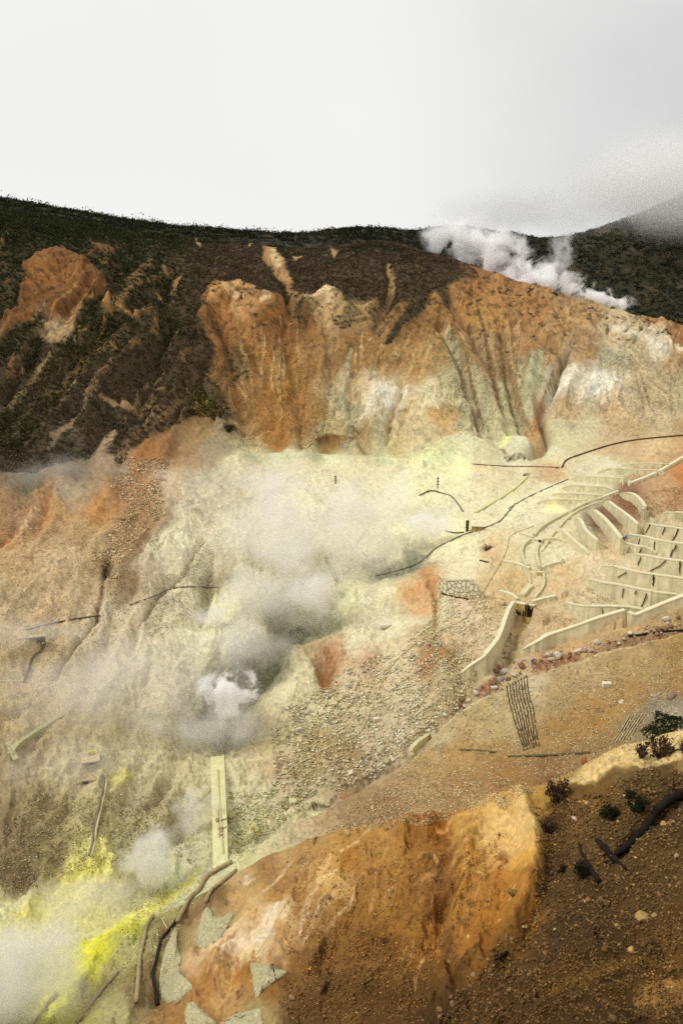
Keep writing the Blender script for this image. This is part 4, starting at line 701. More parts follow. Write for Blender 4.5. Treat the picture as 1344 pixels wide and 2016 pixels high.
def on_wall(key, px, py):
    g = WALLGEO[key][0]; az = np.arctan2(g[:, 0], g[:, 1]); a, s = ray(px, py)
    o = np.argsort(az); x = np.interp(a, az[o], g[o, 0]); y = np.interp(a, az[o], g[o, 1]); k = math.hypot(x, y); x, y = k * math.sin(a), k * math.cos(a)
    return np.array([x, y, s * k])
for key, (g, nr, th) in WALLGEO.items():
    root = empty('check_dam' if key in ('dam', 'weir', 'weirtop') else 'dam_wing' if 'wing' in key or key in ('weirtopl', 'weirtopr') else 'masonry_wall' if key == 'masonry' else 'terrace_step' if key.startswith('step') else 'retaining_wall', g[len(g) // 2, :3])
    grp = "concrete terrace walls of the fan" if key[:3] in ('arm', 'tie') else "upper flight of terrace steps" if key.startswith('step') else "check dams in the stepped channel" if key in ('dam', 'weir', 'weirtop') else "wings of the check dams" if 'dam' in key or 'weir' in key else "concrete walls along the stream"
    if key == 'masonry': grp = None
    tag(root, WL[key], 'dam' if key in ('dam', 'weir', 'weirtop') else 'wall', grp)
    face = MB(); cop = MB(); P = g[:, :3]; H = g[:, 3]
    face.ribbon(P, nr, [[(0, -1.2), (.08 * h, h - .12), (th, h - .12), (th, -1.2)] for h in H])
    fo = face.build('face', M['masonry'] if key == 'masonry' else M['stained'] if key in ('dam', 'weir') else M['concrete'], root)
    cw = .05 if key.startswith('step') else .06
    cop.ribbon(P, nr, [[(.08 * h - cw, h - .12), (.08 * h - cw, h + .06), (th + .05, h + .06), (th + .05, h - .12)] for h in H])
    cop.build('coping', M['apron'] if key == 'masonry' else M['coping'], root)  # concrete tops paler than the faces: overhead light put into the colour
    for pts, wpx in CR.get(key, ()):
        q = resample([(a, b, 0) for a, b in pts], 5); c = MB(); L_, R_ = [], []
        for i, (a, b, _) in enumerate(q):
            wd = wpx * (.4 + .9 * RNG.random()) * (0.5 if i in (0, len(q) - 1) else 1) * .5; a += (RNG.random() - .5) * 1.6 * min(wpx, 1.4)
            L_.append(on_wall(key, a - wd, b)); R_.append(on_wall(key, a + wd, b))
        V = []
        for l_, r_ in zip(L_, R_):
            f = np.array([l_[0], l_[1], 0]); f /= np.linalg.norm(f)
            V += [l_ - f * .09, r_ - f * .09, r_ + f * .4, l_ + f * .4]
        Q = [(i * 4 + j, i * 4 + (j + 1) % 4, i * 4 + 4 + (j + 1) % 4, i * 4 + 4 + j) for i in range(len(q) - 1) for j in range(4)] + [(0, 1, 2, 3), tuple(len(q) * 4 - 4 + j for j in (3, 2, 1, 0))]
        c.add(V, Q).build('crack', M['crack'], fo, origin=np.array(root.location))
    if key == 'dam':                                        # black water stain in drips on the face
        c = MB(); xs = [(1016,1199,1208),(1020,1203,1210),(1024,1204,1212),(1029,1203,1213),(1034,1190,1213),(1038,1189,1214),(1041,1193,1214),(1044,1200,1214),(1047,1196,1214)]
        for a, t, b in xs:
            p, q = on_wall(key, a, t), on_wall(key, a, b); f = np.array([p[0], p[1], 0]); f /= np.linalg.norm(f); rr_ = np.array([f[1], -f[0], 0])
            wv = .17
            V = [p - rr_ * wv * .5 - f * .10, p + rr_ * wv * .5 - f * .10, q + rr_ * wv - f * .10, q - rr_ * wv - f * .10]; V += [v + f * .5 for v in V]
            c.add(V, [(0, 1, 2, 3), (7, 6, 5, 4), (0, 4, 5, 1), (1, 5, 6, 2), (2, 6, 7, 3), (3, 7, 4, 0)])
        c.build('water_stain', M['stainblack'], fo, origin=np.array(root.location))
    if key in ('weir', 'weirtop'):
        a, b = ((1043, 1127), (1046, 1131)) if key == 'weir' else ((1060, 1063), (1064, 1068)); p = on_wall(key, *a); q = on_wall(key, *b); f = np.array([p[0], p[1], 0]); f /= np.linalg.norm(f)
        MB().box((p + q) / 2 + f * .1, (.5, .5, .45), -math.atan2(p[0], p[1])).build('spillway', M['shade'], fo, origin=np.array(root.location))  # solid dark box painted as the shade inside the spillway

# ---------------------------------------------------------------- kerbs, slabs, pipes
def kerb(name, label, cat, pts, wd, ht, m, group=None, n=3, sink=.4, r0=24, r1=1e9, bev=0):
    P = trail(pts, n, 0, r0, r1); N2 = side(P); o0 = P[len(P) // 2]
    o = MB().ribbon(P, N2, [(-wd / 2, -sink), (-wd / 2, ht), (wd / 2, ht), (wd / 2, -sink)]).build(name, m, None, bev, origin=o0)
    return tag(o, label, cat, group)
KG = "kerbs of the stepped channel"
for label, pts, wd, ht in [
  ("left curved kerb of the channel bed between the top and middle dams", [(1043,1066),(1030,1078),(1025.5,1090),(1028,1104),(1037,1119)], .55, .7), ("right curved kerb of the channel bed between the top and middle dams", [(1060,1074),(1055,1089),(1057,1108),(1061,1121)], .55, .6),
  ("thin straight kerb climbing away to the right of the curved channel bed", [(1093,1047),(1079,1067),(1066,1087)], .3, .35), ("short kerb dropping from the middle dam's spillway", [(1030,1126),(1038,1138),(1044,1153)], .35, .5),
  ("stout slanting kerb just above the black stained dam", [(1045,1156),(1035,1166),(1026,1176)], 1.0, .6), ("long thin right kerb running down to the black stained dam", [(1069,1131),(1069,1156),(1052,1180)], .35, .5)]:
    kerb('channel_kerb', label, 'kerb', pts, wd, ht, M['kerb'], KG)
kerb('channel_kerb', "wide main kerb sweeping down from the terrace fan to the topmost dam", 'kerb', [(1050,1057),(1062,1043),(1089,1026),(1118,1012),(1140,1000),(1165,988),(1182,985)], .7, .6, M['kerb'], KG)
kerb('channel_kerb', "slim kerb parallel to the main sweeping kerb, beside the first curved arm", 'kerb', [(1100,1040),(1110,1028),(1127,1014),(1150,1001),(1186,989)], .45, .4, M['kerb'], KG)
kerb('channel_kerb', "straight pale kerb rising along the upper flight to the right edge", 'kerb', [(1236,956),(1270,943),(1300,929),(1344,903),(1390,880)], .7, .6, M['coping'], KG)
kerb('channel_kerb', "kerb linking the sweeping main kerb with the highest arm", 'kerb', [(1150,994),(1185,982),(1216,970)], .6, .5, M['coping'], KG)
kerb('channel_kerb', "yellowish kerb running diagonally across the pale platform", 'kerb', [(934,1011),(970,990),(1009,965),(1036,940)], .6, .4, M['slab'], KG)
kerb('drain_kerb', "pale kerb edging the far bank where the rubble stream narrows", 'kerb', [(812,1492),(808,1480),(828,1460),(860,1442)], .6, .5, M['kerb'], None)
kerb('drain_beam', "long pale concrete beam lying down the steamy left slope", 'beam', [(20,1488),(36,1466),(80,1437),(142,1398)], .8, .35, M['facing'], None)
kerb('drain_beam', "stubby upright end block of the long pale beam", 'beam', [(17,1466),(24,1482),(33,1500)], .7, .4, M['facing'], None)
# long weir across the valley floor
P = np.array([hit(x, y, 76, 130) for x, y in [(427.5,1492),(429,1530),(430,1570),(431,1610),(432.5,1650),(432.5,1690),(433,1712)]]); 
P[:, 2] = np.linspace(P[0, 2], P[-1, 2], len(P)) + np.maximum(0, (P[:, 2] - np.linspace(P[0, 2], P[-1, 2], len(P))).max()) + .25
root = tag(empty('weir', P[3]), "long narrow yellowed concrete weir crossing the valley floor under thin pipes", 'weir')
N2 = side(P); hw = [13.2 * mpp(p) for p in P]
MB().ribbon(P, N2, [[(-h * 1.0, -2.6), (-h, 0), (h * (1.0 + .035 * i), 0), (h * (1 + .035 * i), -2.6)] for i, h in enumerate(hw)]).build('deck', M['slab'], root)
MB().ribbon(P, N2, [[(h * .86 + .03 * i, .0), (h * .86 + .03 * i, .16), (h + .03 * i, .16), (h + .03 * i, .0)] for i, h in enumerate(hw)]).build('edge', M['coping'], root)
wm = lambda y, x: np.array([np.interp(y, [1492,1712], [0, 1])])
def deck(px, py):                                            # a point on the weir's top
    a, s = ray(px, py); t = np.linspace(0, 1, 400); z = P[0, 2] + (P[-1, 2] - P[0, 2]) * t; i = np.argmin(np.abs(s * np.hypot(P[0, 0] + (P[-1, 0] - P[0, 0]) * t, P[0, 1] + (P[-1, 1] - P[0, 1]) * t) - z)); r = z[i] / s
    return np.array([r * math.sin(a), r * math.cos(a), z[i] + .12])
def pipe(name, label, pts, rad, m, group=None, n=4, lift=None, r0=24, r1=1e9, raw=None, cat='pipe', k=7, joints=0, jm=None):
    Q = trail(pts, n, rad * .7 if lift is None else lift, r0, r1) if raw is None else np.array(raw)
    o0 = Q[len(Q) // 2].copy()
    if not joints:
        return tag(MB().tube(Q, rad, k).build(name, m, None, 0, True, origin=o0), label, cat, group)
    root = tag(empty(name, o0), label, cat, group); MB().tube(Q, rad, 10).build('pipe_run', m, root, 0, True)
    L_ = np.concatenate([[0], np.cumsum(np.linalg.norm(np.diff(Q, axis=0), axis=1))])
    for d in np.linspace(L_[-1] * .12, L_[-1] * .9, joints):
        c = np.array([np.interp(d, L_, Q[:, j]) for j in range(3)]); e = np.array([np.interp(d + .3, L_, Q[:, j]) for j in range(3)])
        MB().tube([c, (c + e) / 2, e], rad * 1.22, 10).build('collar', jm or m, root, 0, True)
    return root
TP = "thin pipes lying on the weir deck"
pipe('thin_pipe', "longest thin pale pipe lying along the middle of the weir deck", None, .07, M['pole'], TP, raw=[deck(429,1516), deck(431,1560), deck(433,1600), deck(436,1640), deck(440,1682)])
pipe('thin_pipe', "short thin pale pipe on the weir deck, left of the rubble", None, .06, M['pole'], TP, raw=[deck(428.5,1596), deck(430,1620), deck(432,1648)])
pipe('thin_pipe', "short thin pale pipe on the weir deck, right of the longest one", None, .06, M['pole'], TP, raw=[deck(434.5,1604), deck(437,1630), deck(439,1650)])
pipe('thin_pipe', "kinked thin pipe leading from the steam down to the weir's far end", [(404,1420),(420,1448),(437,1473),(438,1490)], .07, M['pole'], None, 2)
pipe('rod', "left one of a pair of upright pale rods on rubble beside the weir", [(478,1514),(481,1570)], .06, M['pole'], "paired rods beside the weir", 2, .15, cat='rod'); pipe('rod', "right one of a pair of upright pale rods on rubble beside the weir", [(480.5,1514),(485,1572)], .06, M['pole'], "paired rods beside the weir", 2, .15, cat='rod')
HG = "hoses across the slope"
pipe('hose', "dark brown hose curving up the pale slope above the terraces", [(1105,922),(1109,914),(1117,905),(1150,893),(1200,877),(1250,867),(1320,860),(1370,856)], .2, M['brownpipe'], HG)
pipe('hose', "thin dark hose lying flat along the foot of the pale fans", [(930,914),(985,918),(1040,919),(1100,921)], .12, M['brownpipe'], HG)
pipe('hose', "straight grey pipe laid beside the upper terrace steps", [(1000,1002),(1041,978),(1085,958),(1118,944)], .13, M['graypipe'], HG)
pipe('hose', "grey pipe winding from the dark vent up to the terraces", [(740,1134),(790,1122),(830,1105),(855,1082),(885,1066),(916,1052),(978,1030),(1000,1008),(1014,992)], .15, M['graypipe'], HG)
pipe('hose', "black hose arching over the steaming mound", [(825,976),(848,967),(871,972),(888,978),(902,994),(911,1008)], .16, M['brownpipe'], HG)
pipe('hose', "short dark pipe lying level on the yellow sulphur by the post", [(876,1046),(895,1050),(912,1049)], .16, M['brownpipe'], HG)
pipe('water_pipe', "very long pale pipe looping from the terraces down to the rubble", [(1050,1036),(1010,1052),(1000,1063),(998,1078),(987,1103),(970,1132),(955,1157),(928,1198),(914,1218),(873,1239),(840,1252),(790,1290),(757,1330),(735,1385),(718,1425),(698,1450),(650,1470),(600,1497),(556,1526)], .11, M['palepipe'], None, 5, cat='pipe')
pipe('water_pipe', "thin pale pipe slanting from the steam to the rubble corner", [(494,1456),(510,1478),(530,1502),(556,1526)], .1, M['palepipe'], None)
pipe('hose', "upper brown hose of a close pair crossing the left slope", [(53,1241),(100,1229),(150,1219),(198,1213)], .12, M['brownpipe'], HG); pipe('hose', "grey pipe bowed across the left gully", [(255,1192),(310,1172),(335,1160),(370,1156),(430,1157)], .13, M['graypipe'], HG)
pipe('hose', "dark bent pipe running down from the timber ledge", [(88,1270),(82,1282),(65,1297),(56,1324),(48,1345)], .2, M['brownpipe'], HG); pipe('hose', "thin pale hose curving over the lower left slope", [(-20,1342),(45,1342),(80,1346),(96,1354)], .09, M['palepipe'], HG)
pipe('rod', "grey pole rising at a slant out of the dark steam vent", None, .12, M['timber'], raw=[hit(421, 1346), hit(421, 1346) + (2.2, 4.5, 1.4)], cat='pole')
pipe('rod', "pale plank fallen beside the dark vent in the thick steam", [(641,1096),(652,1122),(662,1146)], .28, M['timber'], None, 2, cat='plank'); pipe('rod', "thin pale pole crossing the fallen plank in the steam", [(640,1150),(665,1140),(690,1118)], .09, M['timber'], None, 2, cat='pole')
pipe('rod', "brown pole lying at the foot of the masonry wall", [(868,1169),(890,1175),(921,1181)], .16, M['darktimber'], None, 2, cat='pole'); pipe('rod', "small brown pole lying on the pale mound", [(944,1104),(961,1108)], .14, M['darktimber'], None, 2, cat='pole')
pipe('rod', "pale pole leaning on the shrubby bank left of the weir", [(382,1585),(405,1566),(415,1554)], .12, M['timber'], None, 2, cat='pole')
pipe('strip_board', "long thin grey green board edging the orange bank under the brushwood rows", [(1000,1491),(1080,1488),(1160,1483)], .13, M['facingdark'], None, 3, cat='board'); pipe('strip_board', "short grey board on the orange bank left of the brushwood rows", [(905,1477),(940,1478),(975,1482)], .1, M['facingdark'], None, 3, cat='board')
pipe('hose', "short black tube on the near bank, nearest the dark hollow", [(1236,1254),(1255,1252),(1273,1249)], .17, M['blackpipe'], HG); pipe('hose', "long black tube on the near bank, reaching the right edge", [(1284,1247),(1310,1244),(1344,1242),(1390,1238)], .14, M['blackpipe'], HG)
JG = "jointed pipes beside the sulphur bank"
pipe('jointed_pipe', "thick jointed pipe bending down from the weir to the pointed slab", [(457,1700),(427,1716),(404,1733),(392,1756),(377,1769),(364,1791),(350,1818)], .21, M['dustpipe'], JG, 4, .3, joints=6); pipe('jointed_pipe', "jointed pipe ending at the notched concrete slab", [(465,1718),(437,1741),(417,1757),(405,1780)], .19, M['dustpipe'], JG, 4, .3, joints=3)
pipe('jointed_pipe', "jointed pipe hooked over the earth edge beside the sulphur crust", [(302,1806),(290,1826),(284,1852),(276,1890),(273,1930),(269,1978)], .17, M['dustpipe'], JG, 4, .25, joints=3)
pipe('hose', "thick black hose snaking down beside the pointed slab", [(352,1806),(334,1832),(318,1852),(308,1892),(302,1918),(306,1950),(311,1980)], .15, M['blackpipe'], HG)
pipe('drain_pipe', "pale stout pipe on the bank at the foot of the sulphur crust", [(233,1916),(214,1937),(196,1958),(152,2018)], .19, M['dustpipe']); pipe('drain_pipe', "pale pipe beside the steaming sulphur, furthest downhill", [(112,1956),(90,1984),(60,2020)], .19, M['dustpipe'])
pipe('rod', "thin pale stake on the earth slope above the black hose", [(318,1808),(330,1830)], .05, M['pole'], "thin stakes on the earth slope", 2, .1, cat='stake'); pipe('rod', "thin pale stake on the earth slope left of the black hose", [(303,1864),(313,1872)], .05, M['pole'], "thin stakes on the earth slope", 2, .1, cat='stake')
# flume: two pipes side by side
for dx, lb in ((-2, "grey flume pipe running down from the spring hut, outer one"), (2.2, "pale flume pipe running down from the spring hut, inner one")):
    pipe('flume_pipe', lb, [(204+dx,1530),(208+dx,1545),(204+dx,1570),(197+dx,1600),(188+dx,1640),(184+dx,1672),(178+dx,1692)], .15, M['graypipe'] if dx < 0 else M['palepipe'], "flume pipes below the spring hut", 3, .45)
# facing slabs on the bluff
def facing(label, zp, up=.2, r0=40):
    pts = np.array([(240 + x / 3.953, 1690 + y / 3.953, 0) for x, y in zp]); Q3 = np.vstack([pts[-1:], pts, pts[:2]]); pts = resample(Q3, 3)[3:-3][:, :2]; pts = pts[:len(zp) * 3] + RNG.normal(0, .35, (len(zp) * 3, 2)); c = pts.mean(0); rings = []
    for sc in (1.0, .85, .6, .3): rings.append([hit(*(c + (p - c) * sc), r0, 76) for p in pts])
    n = len(pts); cen = hit(*c, r0, 76); V = []; e1 = np.mean([np.array(r) for r in rings[0]], 0)
    for ri, (r, u_) in enumerate(zip(rings, (.04, .2, .34, .42))): V += [np.array(p) + (0, -u_ * .7, u_ * up / .2) + RNG.normal(0, .02, 3) for p in r]
    V.append(cen + (0, -.3, .45 * up / .2)); b0 = len(V); V += [np.array(p) + (0, .5, -.9) for p in rings[0]]
    Q = [(k * n + i, k * n + (i + 1) % n, (k + 1) * n + (i + 1) % n, (k + 1) * n + i) for k in range(3) for i in range(n)] + [(3 * n + i, 3 * n + (i + 1) % n, 4 * n) for i in range(n)] + [(b0 + i, b0 + (i + 1) % n, (i + 1) % n, i) for i in range(n)]
    o = MB().add(np.array(V), Q).build('facing_slab', M['facing'], None, 0, True, origin=e1)
    return tag(o, label, 'slab', "textured concrete slabs on the bluff")
facing("notched textured concrete slab under the shorter jointed pipe", [(572,690),(580,600),(595,520),(650,385),(690,395),(712,440),(760,462),(820,440),(882,405),(872,450),(835,520),(790,590),(720,650),(640,700)])
facing("tall pointed textured concrete slab beside the black hose", [(288,1000),(302,860),(340,690),(400,565),(430,515),(432,600),(442,720),(466,790),(450,860),(500,930),(560,1010),(480,1070),(440,1130),(350,1130),(302,1070)])
s3 = facing("broken textured slab with a forked crack, on the dark earth", [(1000,822),(1080,822),(1165,832),(1225,862),(1282,882),(1200,955),(1120,1010),(1050,1090),(1030,1050),(1022,960)])
for zp in ([(1168,835),(1150,890),(1122,935),(1145,975)], [(1175,835),(1185,890),(1200,955)]):
    q = np.array([hit(240 + x / 3.953, 1690 + y / 3.953, 40, 76) + (0, -.22, .34) for x, y in zp]); MB().tube(q, .035, 5).build('crack', M['crack'], s3, origin=np.array(s3.location))
facing("small rounded textured slab at the foot of the white streaked earth", [(502,1150),(530,1120),(560,1115),(610,1160),(680,1220),(740,1285),(700,1310),(510,1310)])
facing("low wide textured slab with straight top, lowest on the bluff", [(760,1300),(840,1232),(930,1200),(1010,1180),(1090,1166),(1085,1230),(1080,1310)])

# ---------------------------------------------------------------- spring hut, ledge, posts
p = hit(179, 1512, 76, 130); az = -math.atan2(p[0], p[1]); u = mpp(p); rx_ = np.array([math.cos(az), math.sin(az), 0]); fy_ = np.array([-math.sin(az), math.cos(az), 0]); zz = np.array([0, 0, 1.0])
def loc(a, b, c): return p + rx_ * a + fy_ * b + zz * c
root = tag(empty('spring_hut', p), "small bleached spring hut with flat slab roof and yellow sulphur heap on top", 'hut')
hw_ = MB().box(loc(0, .9, .35), (1.9, 1.7, 1.2), az).build('walls', M['timber'], root)
MB().box(loc(0.1, .03, .55), (.95, .08, .42), az).build('opening', M['shade'], hw_, origin=np.array(root.location)); MB().box(loc(.1, .0, .40), (1.1, .1, .08), az).build('rail', M['timber'], hw_, origin=np.array(root.location))  # opening is a dark box standing in for the shade inside
hr_ = MB().box(loc(.05, .7, 1.22), (2.3, 2.5, .18), az, rx=.12).build('roof', M['timber'], root, .03)
sm = MB(); 
for q in range(7): sm.box(loc(.1 + .3 * (RNG.random() - .5), 1.1 + .5 * (RNG.random() - .5), 1.5 + .22 * RNG.random()), (.5, .5, .35), q, .3 * q, .2 * q)
sm.build('sulphur_heap', M['sulphur'], hr_, .08, origin=np.array(root.location))
for sx in (-.85, .85): MB().tube([loc(sx, -.1, -.6), loc(sx * 1.02, -.1, .95)], .07, 6).build('post', M['timber'], root)
for a, b in (((.95, -.1, .9), (1.35, -.2, -1.1)), ((1.3, .9, .9), (1.75, .6, -.8)), ((-.95, 1.2, 1.2), (-.95, 1.3, 2.0)), ((1.0, 1.2, 1.2), (1.05, 1.3, 2.2))): MB().tube([loc(*a), loc(*b)], .055, 6).build('brace', M['timber'], root)
p2 = hit(172, 1545, 76, 130); p_, p = p, p2
root = tag(empty('collapsed_trestle', p2), "tumbled timber frame with dark gap just below the spring hut", 'frame')
MB().box(loc(.0, .6, .1), (1.7, .9, .7), az).build('box', M['timber'], root); MB().box(loc(-.2, .12, .25), (.7, .06, .35), az).build('opening', M['shade'], root)  # dark box painted as the shade in the frame's gap
for a, b in (((-1.7, .1, .25), (-.6, .1, .6)), ((-.6, .1, .6), (1.3, .0, .45)), ((-1.1, -.3, -.35), (1.1, -.3, -.3)), ((.9, .1, .5), (.7, -.4, -.8)), ((-.3, .3, .6), (.0, .6, 1.3)), ((.4, .2, 1.5), (1.5, -.1, .3)), ((-1.65, .1, -.4), (-1.65, .1, .4))): MB().tube([loc(*a), loc(*b)], .075, 6).build('beam', M['timber'], root)
p = hit(218, 1497, 76, 130)
root = tag(empty('timber_rack', p), "small leaning timber rack on dark rubble right of the spring hut", 'rack')
for a, b in (((-.6, 0, .25), (.7, 0, .55)), ((.2, 0, -.4), (1.1, .1, 1.0)), ((.7, 0, .5), (.3, 0, -.6)), ((-.55, .1, .3), (-.6, .1, -.3))): MB().tube([loc(*a), loc(*b)], .06, 6).build('beam', M['timber'], root)
p = hit(64, 1264, 76, 150)
root = tag(empty('timber_ledge', p), "level timber ledge over a shaded hollow on the left slope", 'ledge')
MB().box(loc(0, .3, .75), (4.2, .9, .14), az).build('shelf', M['timber'], root); MB().box(loc(.1, .7, .15), (3.4, .2, 1.1), az).build('shade_panel', M['darktimber'], root)  # dark panel added in place of the shadow under the shelf
for a in (-1.5, -.2, 1.2, 1.8): MB().tube([loc(a, .1, -.6), loc(a, .15, .7)], .08, 6).build('post', M['darktimber'], root)
for px, py, h, lb in [(861,962,24,"slim marker post ringed with crossbars on the yellow sulphur rim"), (919,1046,22,"dark post of stacked blocks at the bend of the grey pipe"), (660,952,16,"faint marker post standing in the steam on the platform")]:
    p = hit(px, py, 76, 206); az = -math.atan2(p[0], p[1]); rx_ = np.array([math.cos(az), math.sin(az), 0]); fy_ = np.array([-math.sin(az), math.cos(az), 0]); hh = h * mpp(p)
    root = tag(empty('marker_post', p), lb, 'post', "posts around the steam vents"); MB().tube([loc(0, 0, -.3), loc(0, 0, hh)], .14 if px != 919 else .3, 6).build('shaft', M['darktimber'], root)
    for q in (.35, .6, .85): MB().box(loc(0, 0, hh * q), (1.1 - .5 * q if px != 919 else .75, .3, .16), az).build('crossbar', M['graypipe'] if px != 919 else M['darktimber'], root)
p = hit(938, 1046, 76, 206); az = -math.atan2(p[0], p[1]); rx_ = np.array([math.cos(az), math.sin(az), 0]); fy_ = np.array([-math.sin(az), math.cos(az), 0])
root = tag(empty('intake_box', p), "low pale concrete box with flat lid beside the stacked block post", 'box'); MB().box(loc(0, .4, .3), (2.2, 1.2, 1.5), az).build('body', M['stained'], root); MB().box(loc(0, .4, 1.1), (2.6, 1.5, .12), az).build('lid', M['coping'], root)
for px, py, w_, lb in [(1193,1352,1.1,"pale squarish block resting alone on the near bank"), (741,1419,.9,"small white block above the streamside rubble"), (588,1438,.8,"small pale block on the yellow slope above the long pipe"), (757,1236,1.9,"flat white slab lying on the pale mound below the vent")]:
    p = hit(px, py, 76, 206); az = -math.atan2(p[0], p[1]) + .35
    tag(MB().box(p + (0, 0, w_ * .25), (w_, w_ * .55, w_ * .6 if w_ < 1.5 else .5), az, .15).build('stone_block', M['whitebox'], None, .06, origin=p), lb, 'block', "pale blocks about the valley")
# tarpaulins
def tarp(label, pts, wpx, r0=24):
    q = resample([(a, b, 0) for a, b in pts], 5); V = []; u_ = 0
    for i, (a, b, _) in enumerate(q):
        for j in range(4):
            c = hit(a + (RNG.random() - .5), b + (j / 3 - .5) * wpx * (.6 + .6 * math.sin(i * 1.3) ** 2), r0); V.append(c + (0, -.1 - .1 * RNG.random(), .18 + .2 * RNG.random()))
    Q = [(i * 4 + j, i * 4 + 4 + j, i * 4 + 5 + j, i * 4 + 1 + j) for i in range(len(q) - 1) for j in range(3)]
    o = MB().add(V, Q).build('tarpaulin', M['blue'], None, 0, False, origin=V[len(V) // 2]); o.modifiers.new('thick', 'SOLIDIFY').thickness = .04; return tag(o, label, 'tarpaulin')
tarp("crumpled blue tarpaulin on top of the curved concrete wall", [(1213,1058),(1220,1060),(1227,1061),(1233,1057)], 3.2, 130); tarp("small scrap of blue tarpaulin in the rubble stream", [(1044,1304),(1048,1302),(1052,1300)], 3)

# ---------------------------------------------------------------- brushwood rows
for i in range(8):
    f = i / 7; pts = [(997 + 39 * f, 1351 - 20 * f), (1000 + 40 * f, 1375 - 8 * f), (1006 + 43 * f, 1398), (1016 + 37 * f, 1430), (1031 + 29 * f, 1478 - 8 * f)]
    if i == 7: pts = pts + [(1068, 1452)] if False else pts
    P = trail(pts, 6, 0, 76, 120); N2 = side(P); P = P + np.c_[RNG.normal(0, .03, len(P)), RNG.normal(0, .03, len(P)), np.zeros(len(P))]
    pr = [[(-.055 - .02 * RNG.random(), -.3), (-.04 - .03 * RNG.random(), .10 + .09 * RNG.random()), (.04 + .03 * RNG.random(), .10 + .09 * RNG.random()), (.055, -.3)] for _ in P]
    tag(MB().ribbon(P, N2, pr).build('brushwood_row', M['brush'], None, origin=P[len(P) // 2]), "dark brushwood row in the close set of eight running down the near bank", 'brushwood fence', "dark brushwood rows on the near bank")
for i in range(6):
    f = i / 5; pts = [(1203 + 34 * f, 1465 - 8 * f), (1222 + 30 * f, 1438 - 6 * f), (1238 + 32 * f, 1410 - 4 * f)]
    P = trail(pts, 6, 0, 76, 120); N2 = side(P)
    tag(MB().ribbon(P, N2, [[(-.045, -.3), (-.03, .1 + .08 * RNG.random()), (.03, .1 + .08 * RNG.random()), (.045, -.3)] for _ in P]).build('brushwood_row', M['timber'], None, origin=P[len(P) // 2]), "pale slanting brushwood row beside the green patch on the near bank", 'brushwood fence', "pale brushwood rows by the green patch")

# ---------------------------------------------------------------- fallen wood on the bluff
def logp(label, pts, rads, m='log', lift=.2, n=5, name='fallen_log', cat='log'):
    Q = trail(pts, n, lift, 30, 74); r_ = np.interp(np.linspace(0, 1, len(Q)), np.linspace(0, 1, len(rads)), rads) * (1 + .25 * RNG.normal(size=len(Q)) * .6); Q[:, :2] += RNG.normal(0, .03, (len(Q), 2))
    return tag(MB().tube(Q, np.abs(r_), 8).build(name, M[m], None, 0, True, origin=Q[len(Q) // 2]), label, cat)
logp("longest black log lying diagonally across the stony slope", [(1400,1530),(1344,1566),(1300,1592),(1265,1640),(1225,1678),(1196,1692)], [.36, .3, .27, .25, .2, .1]); logp("short black log crossing the end of the longest one", [(1174,1660),(1200,1688),(1230,1716)], [.16, .2, .07])
logp("thin black branch lying on the left of the stony slope", [(1138,1666),(1152,1700),(1176,1740)], [.05, .13, .17]); logp("small dark stick on the gravel below the orange spur", [(976,1895),(988,1886),(1000,1880)], [.06, .12, .07]); logp("small dark twisted stick on the dark earth below the slope", [(630,1962),(640,1950),(648,1940)], [.05, .09, .05])
# ---------------------------------------------------------------- stones
def rock_meshes(k=7):
    out_ = []
    for s in range(k):
        import bmesh
        bm = bmesh.new(); bmesh.ops.create_icosphere(bm, subdivisions=2, radius=1); r_ = np.random.default_rng(100 + s); sc = r_.uniform(.65, 1.1, 3); pl = r_.normal(size=(9, 3)); pl /= np.linalg.norm(pl, axis=1, keepdims=True); dd = r_.uniform(.55, .9, 9)
        for v in bm.verts:
            c = np.array(v.co)
            for a, b in zip(pl, dd):
                e = c @ a - b
                if e > 0: c = c - a * e * .92
            c = c * sc * (1 + .06 * r_.normal()); v.co = c
        me = bpy.data.meshes.new('stone'); bm.to_mesh(me); bm.free(); me.materials.append(M['stone']); out_.append(me)
    return out_
ROCKS = rock_meshes()
def stone(px, py, wpx, rgb, label, group=None, r0=24, r1=206, sink=.25, name='boulder'):
    p = hit(px, py, r0, r1); s = wpx * mpp(p) / 2 * 1.15
    o = bpy.data.objects.new(name, random.choice(ROCKS)); o.location = p + np.array((0, 0, s * (.55 - sink))); o.scale = (s, s * random.uniform(.8, 1.1), s * random.uniform(.65, .9)); o.rotation_euler = (random.uniform(-.5, .5), random.uniform(-.5, .5), random.uniform(0, 6.3))
    c = np.clip(lin(rgb) / KEXP * random.uniform(.85, 1.12), 0, .8); o.color = (*c, 1); COL.objects.link(o); return tag(o, label, 'stone', group)
random.seed(5)
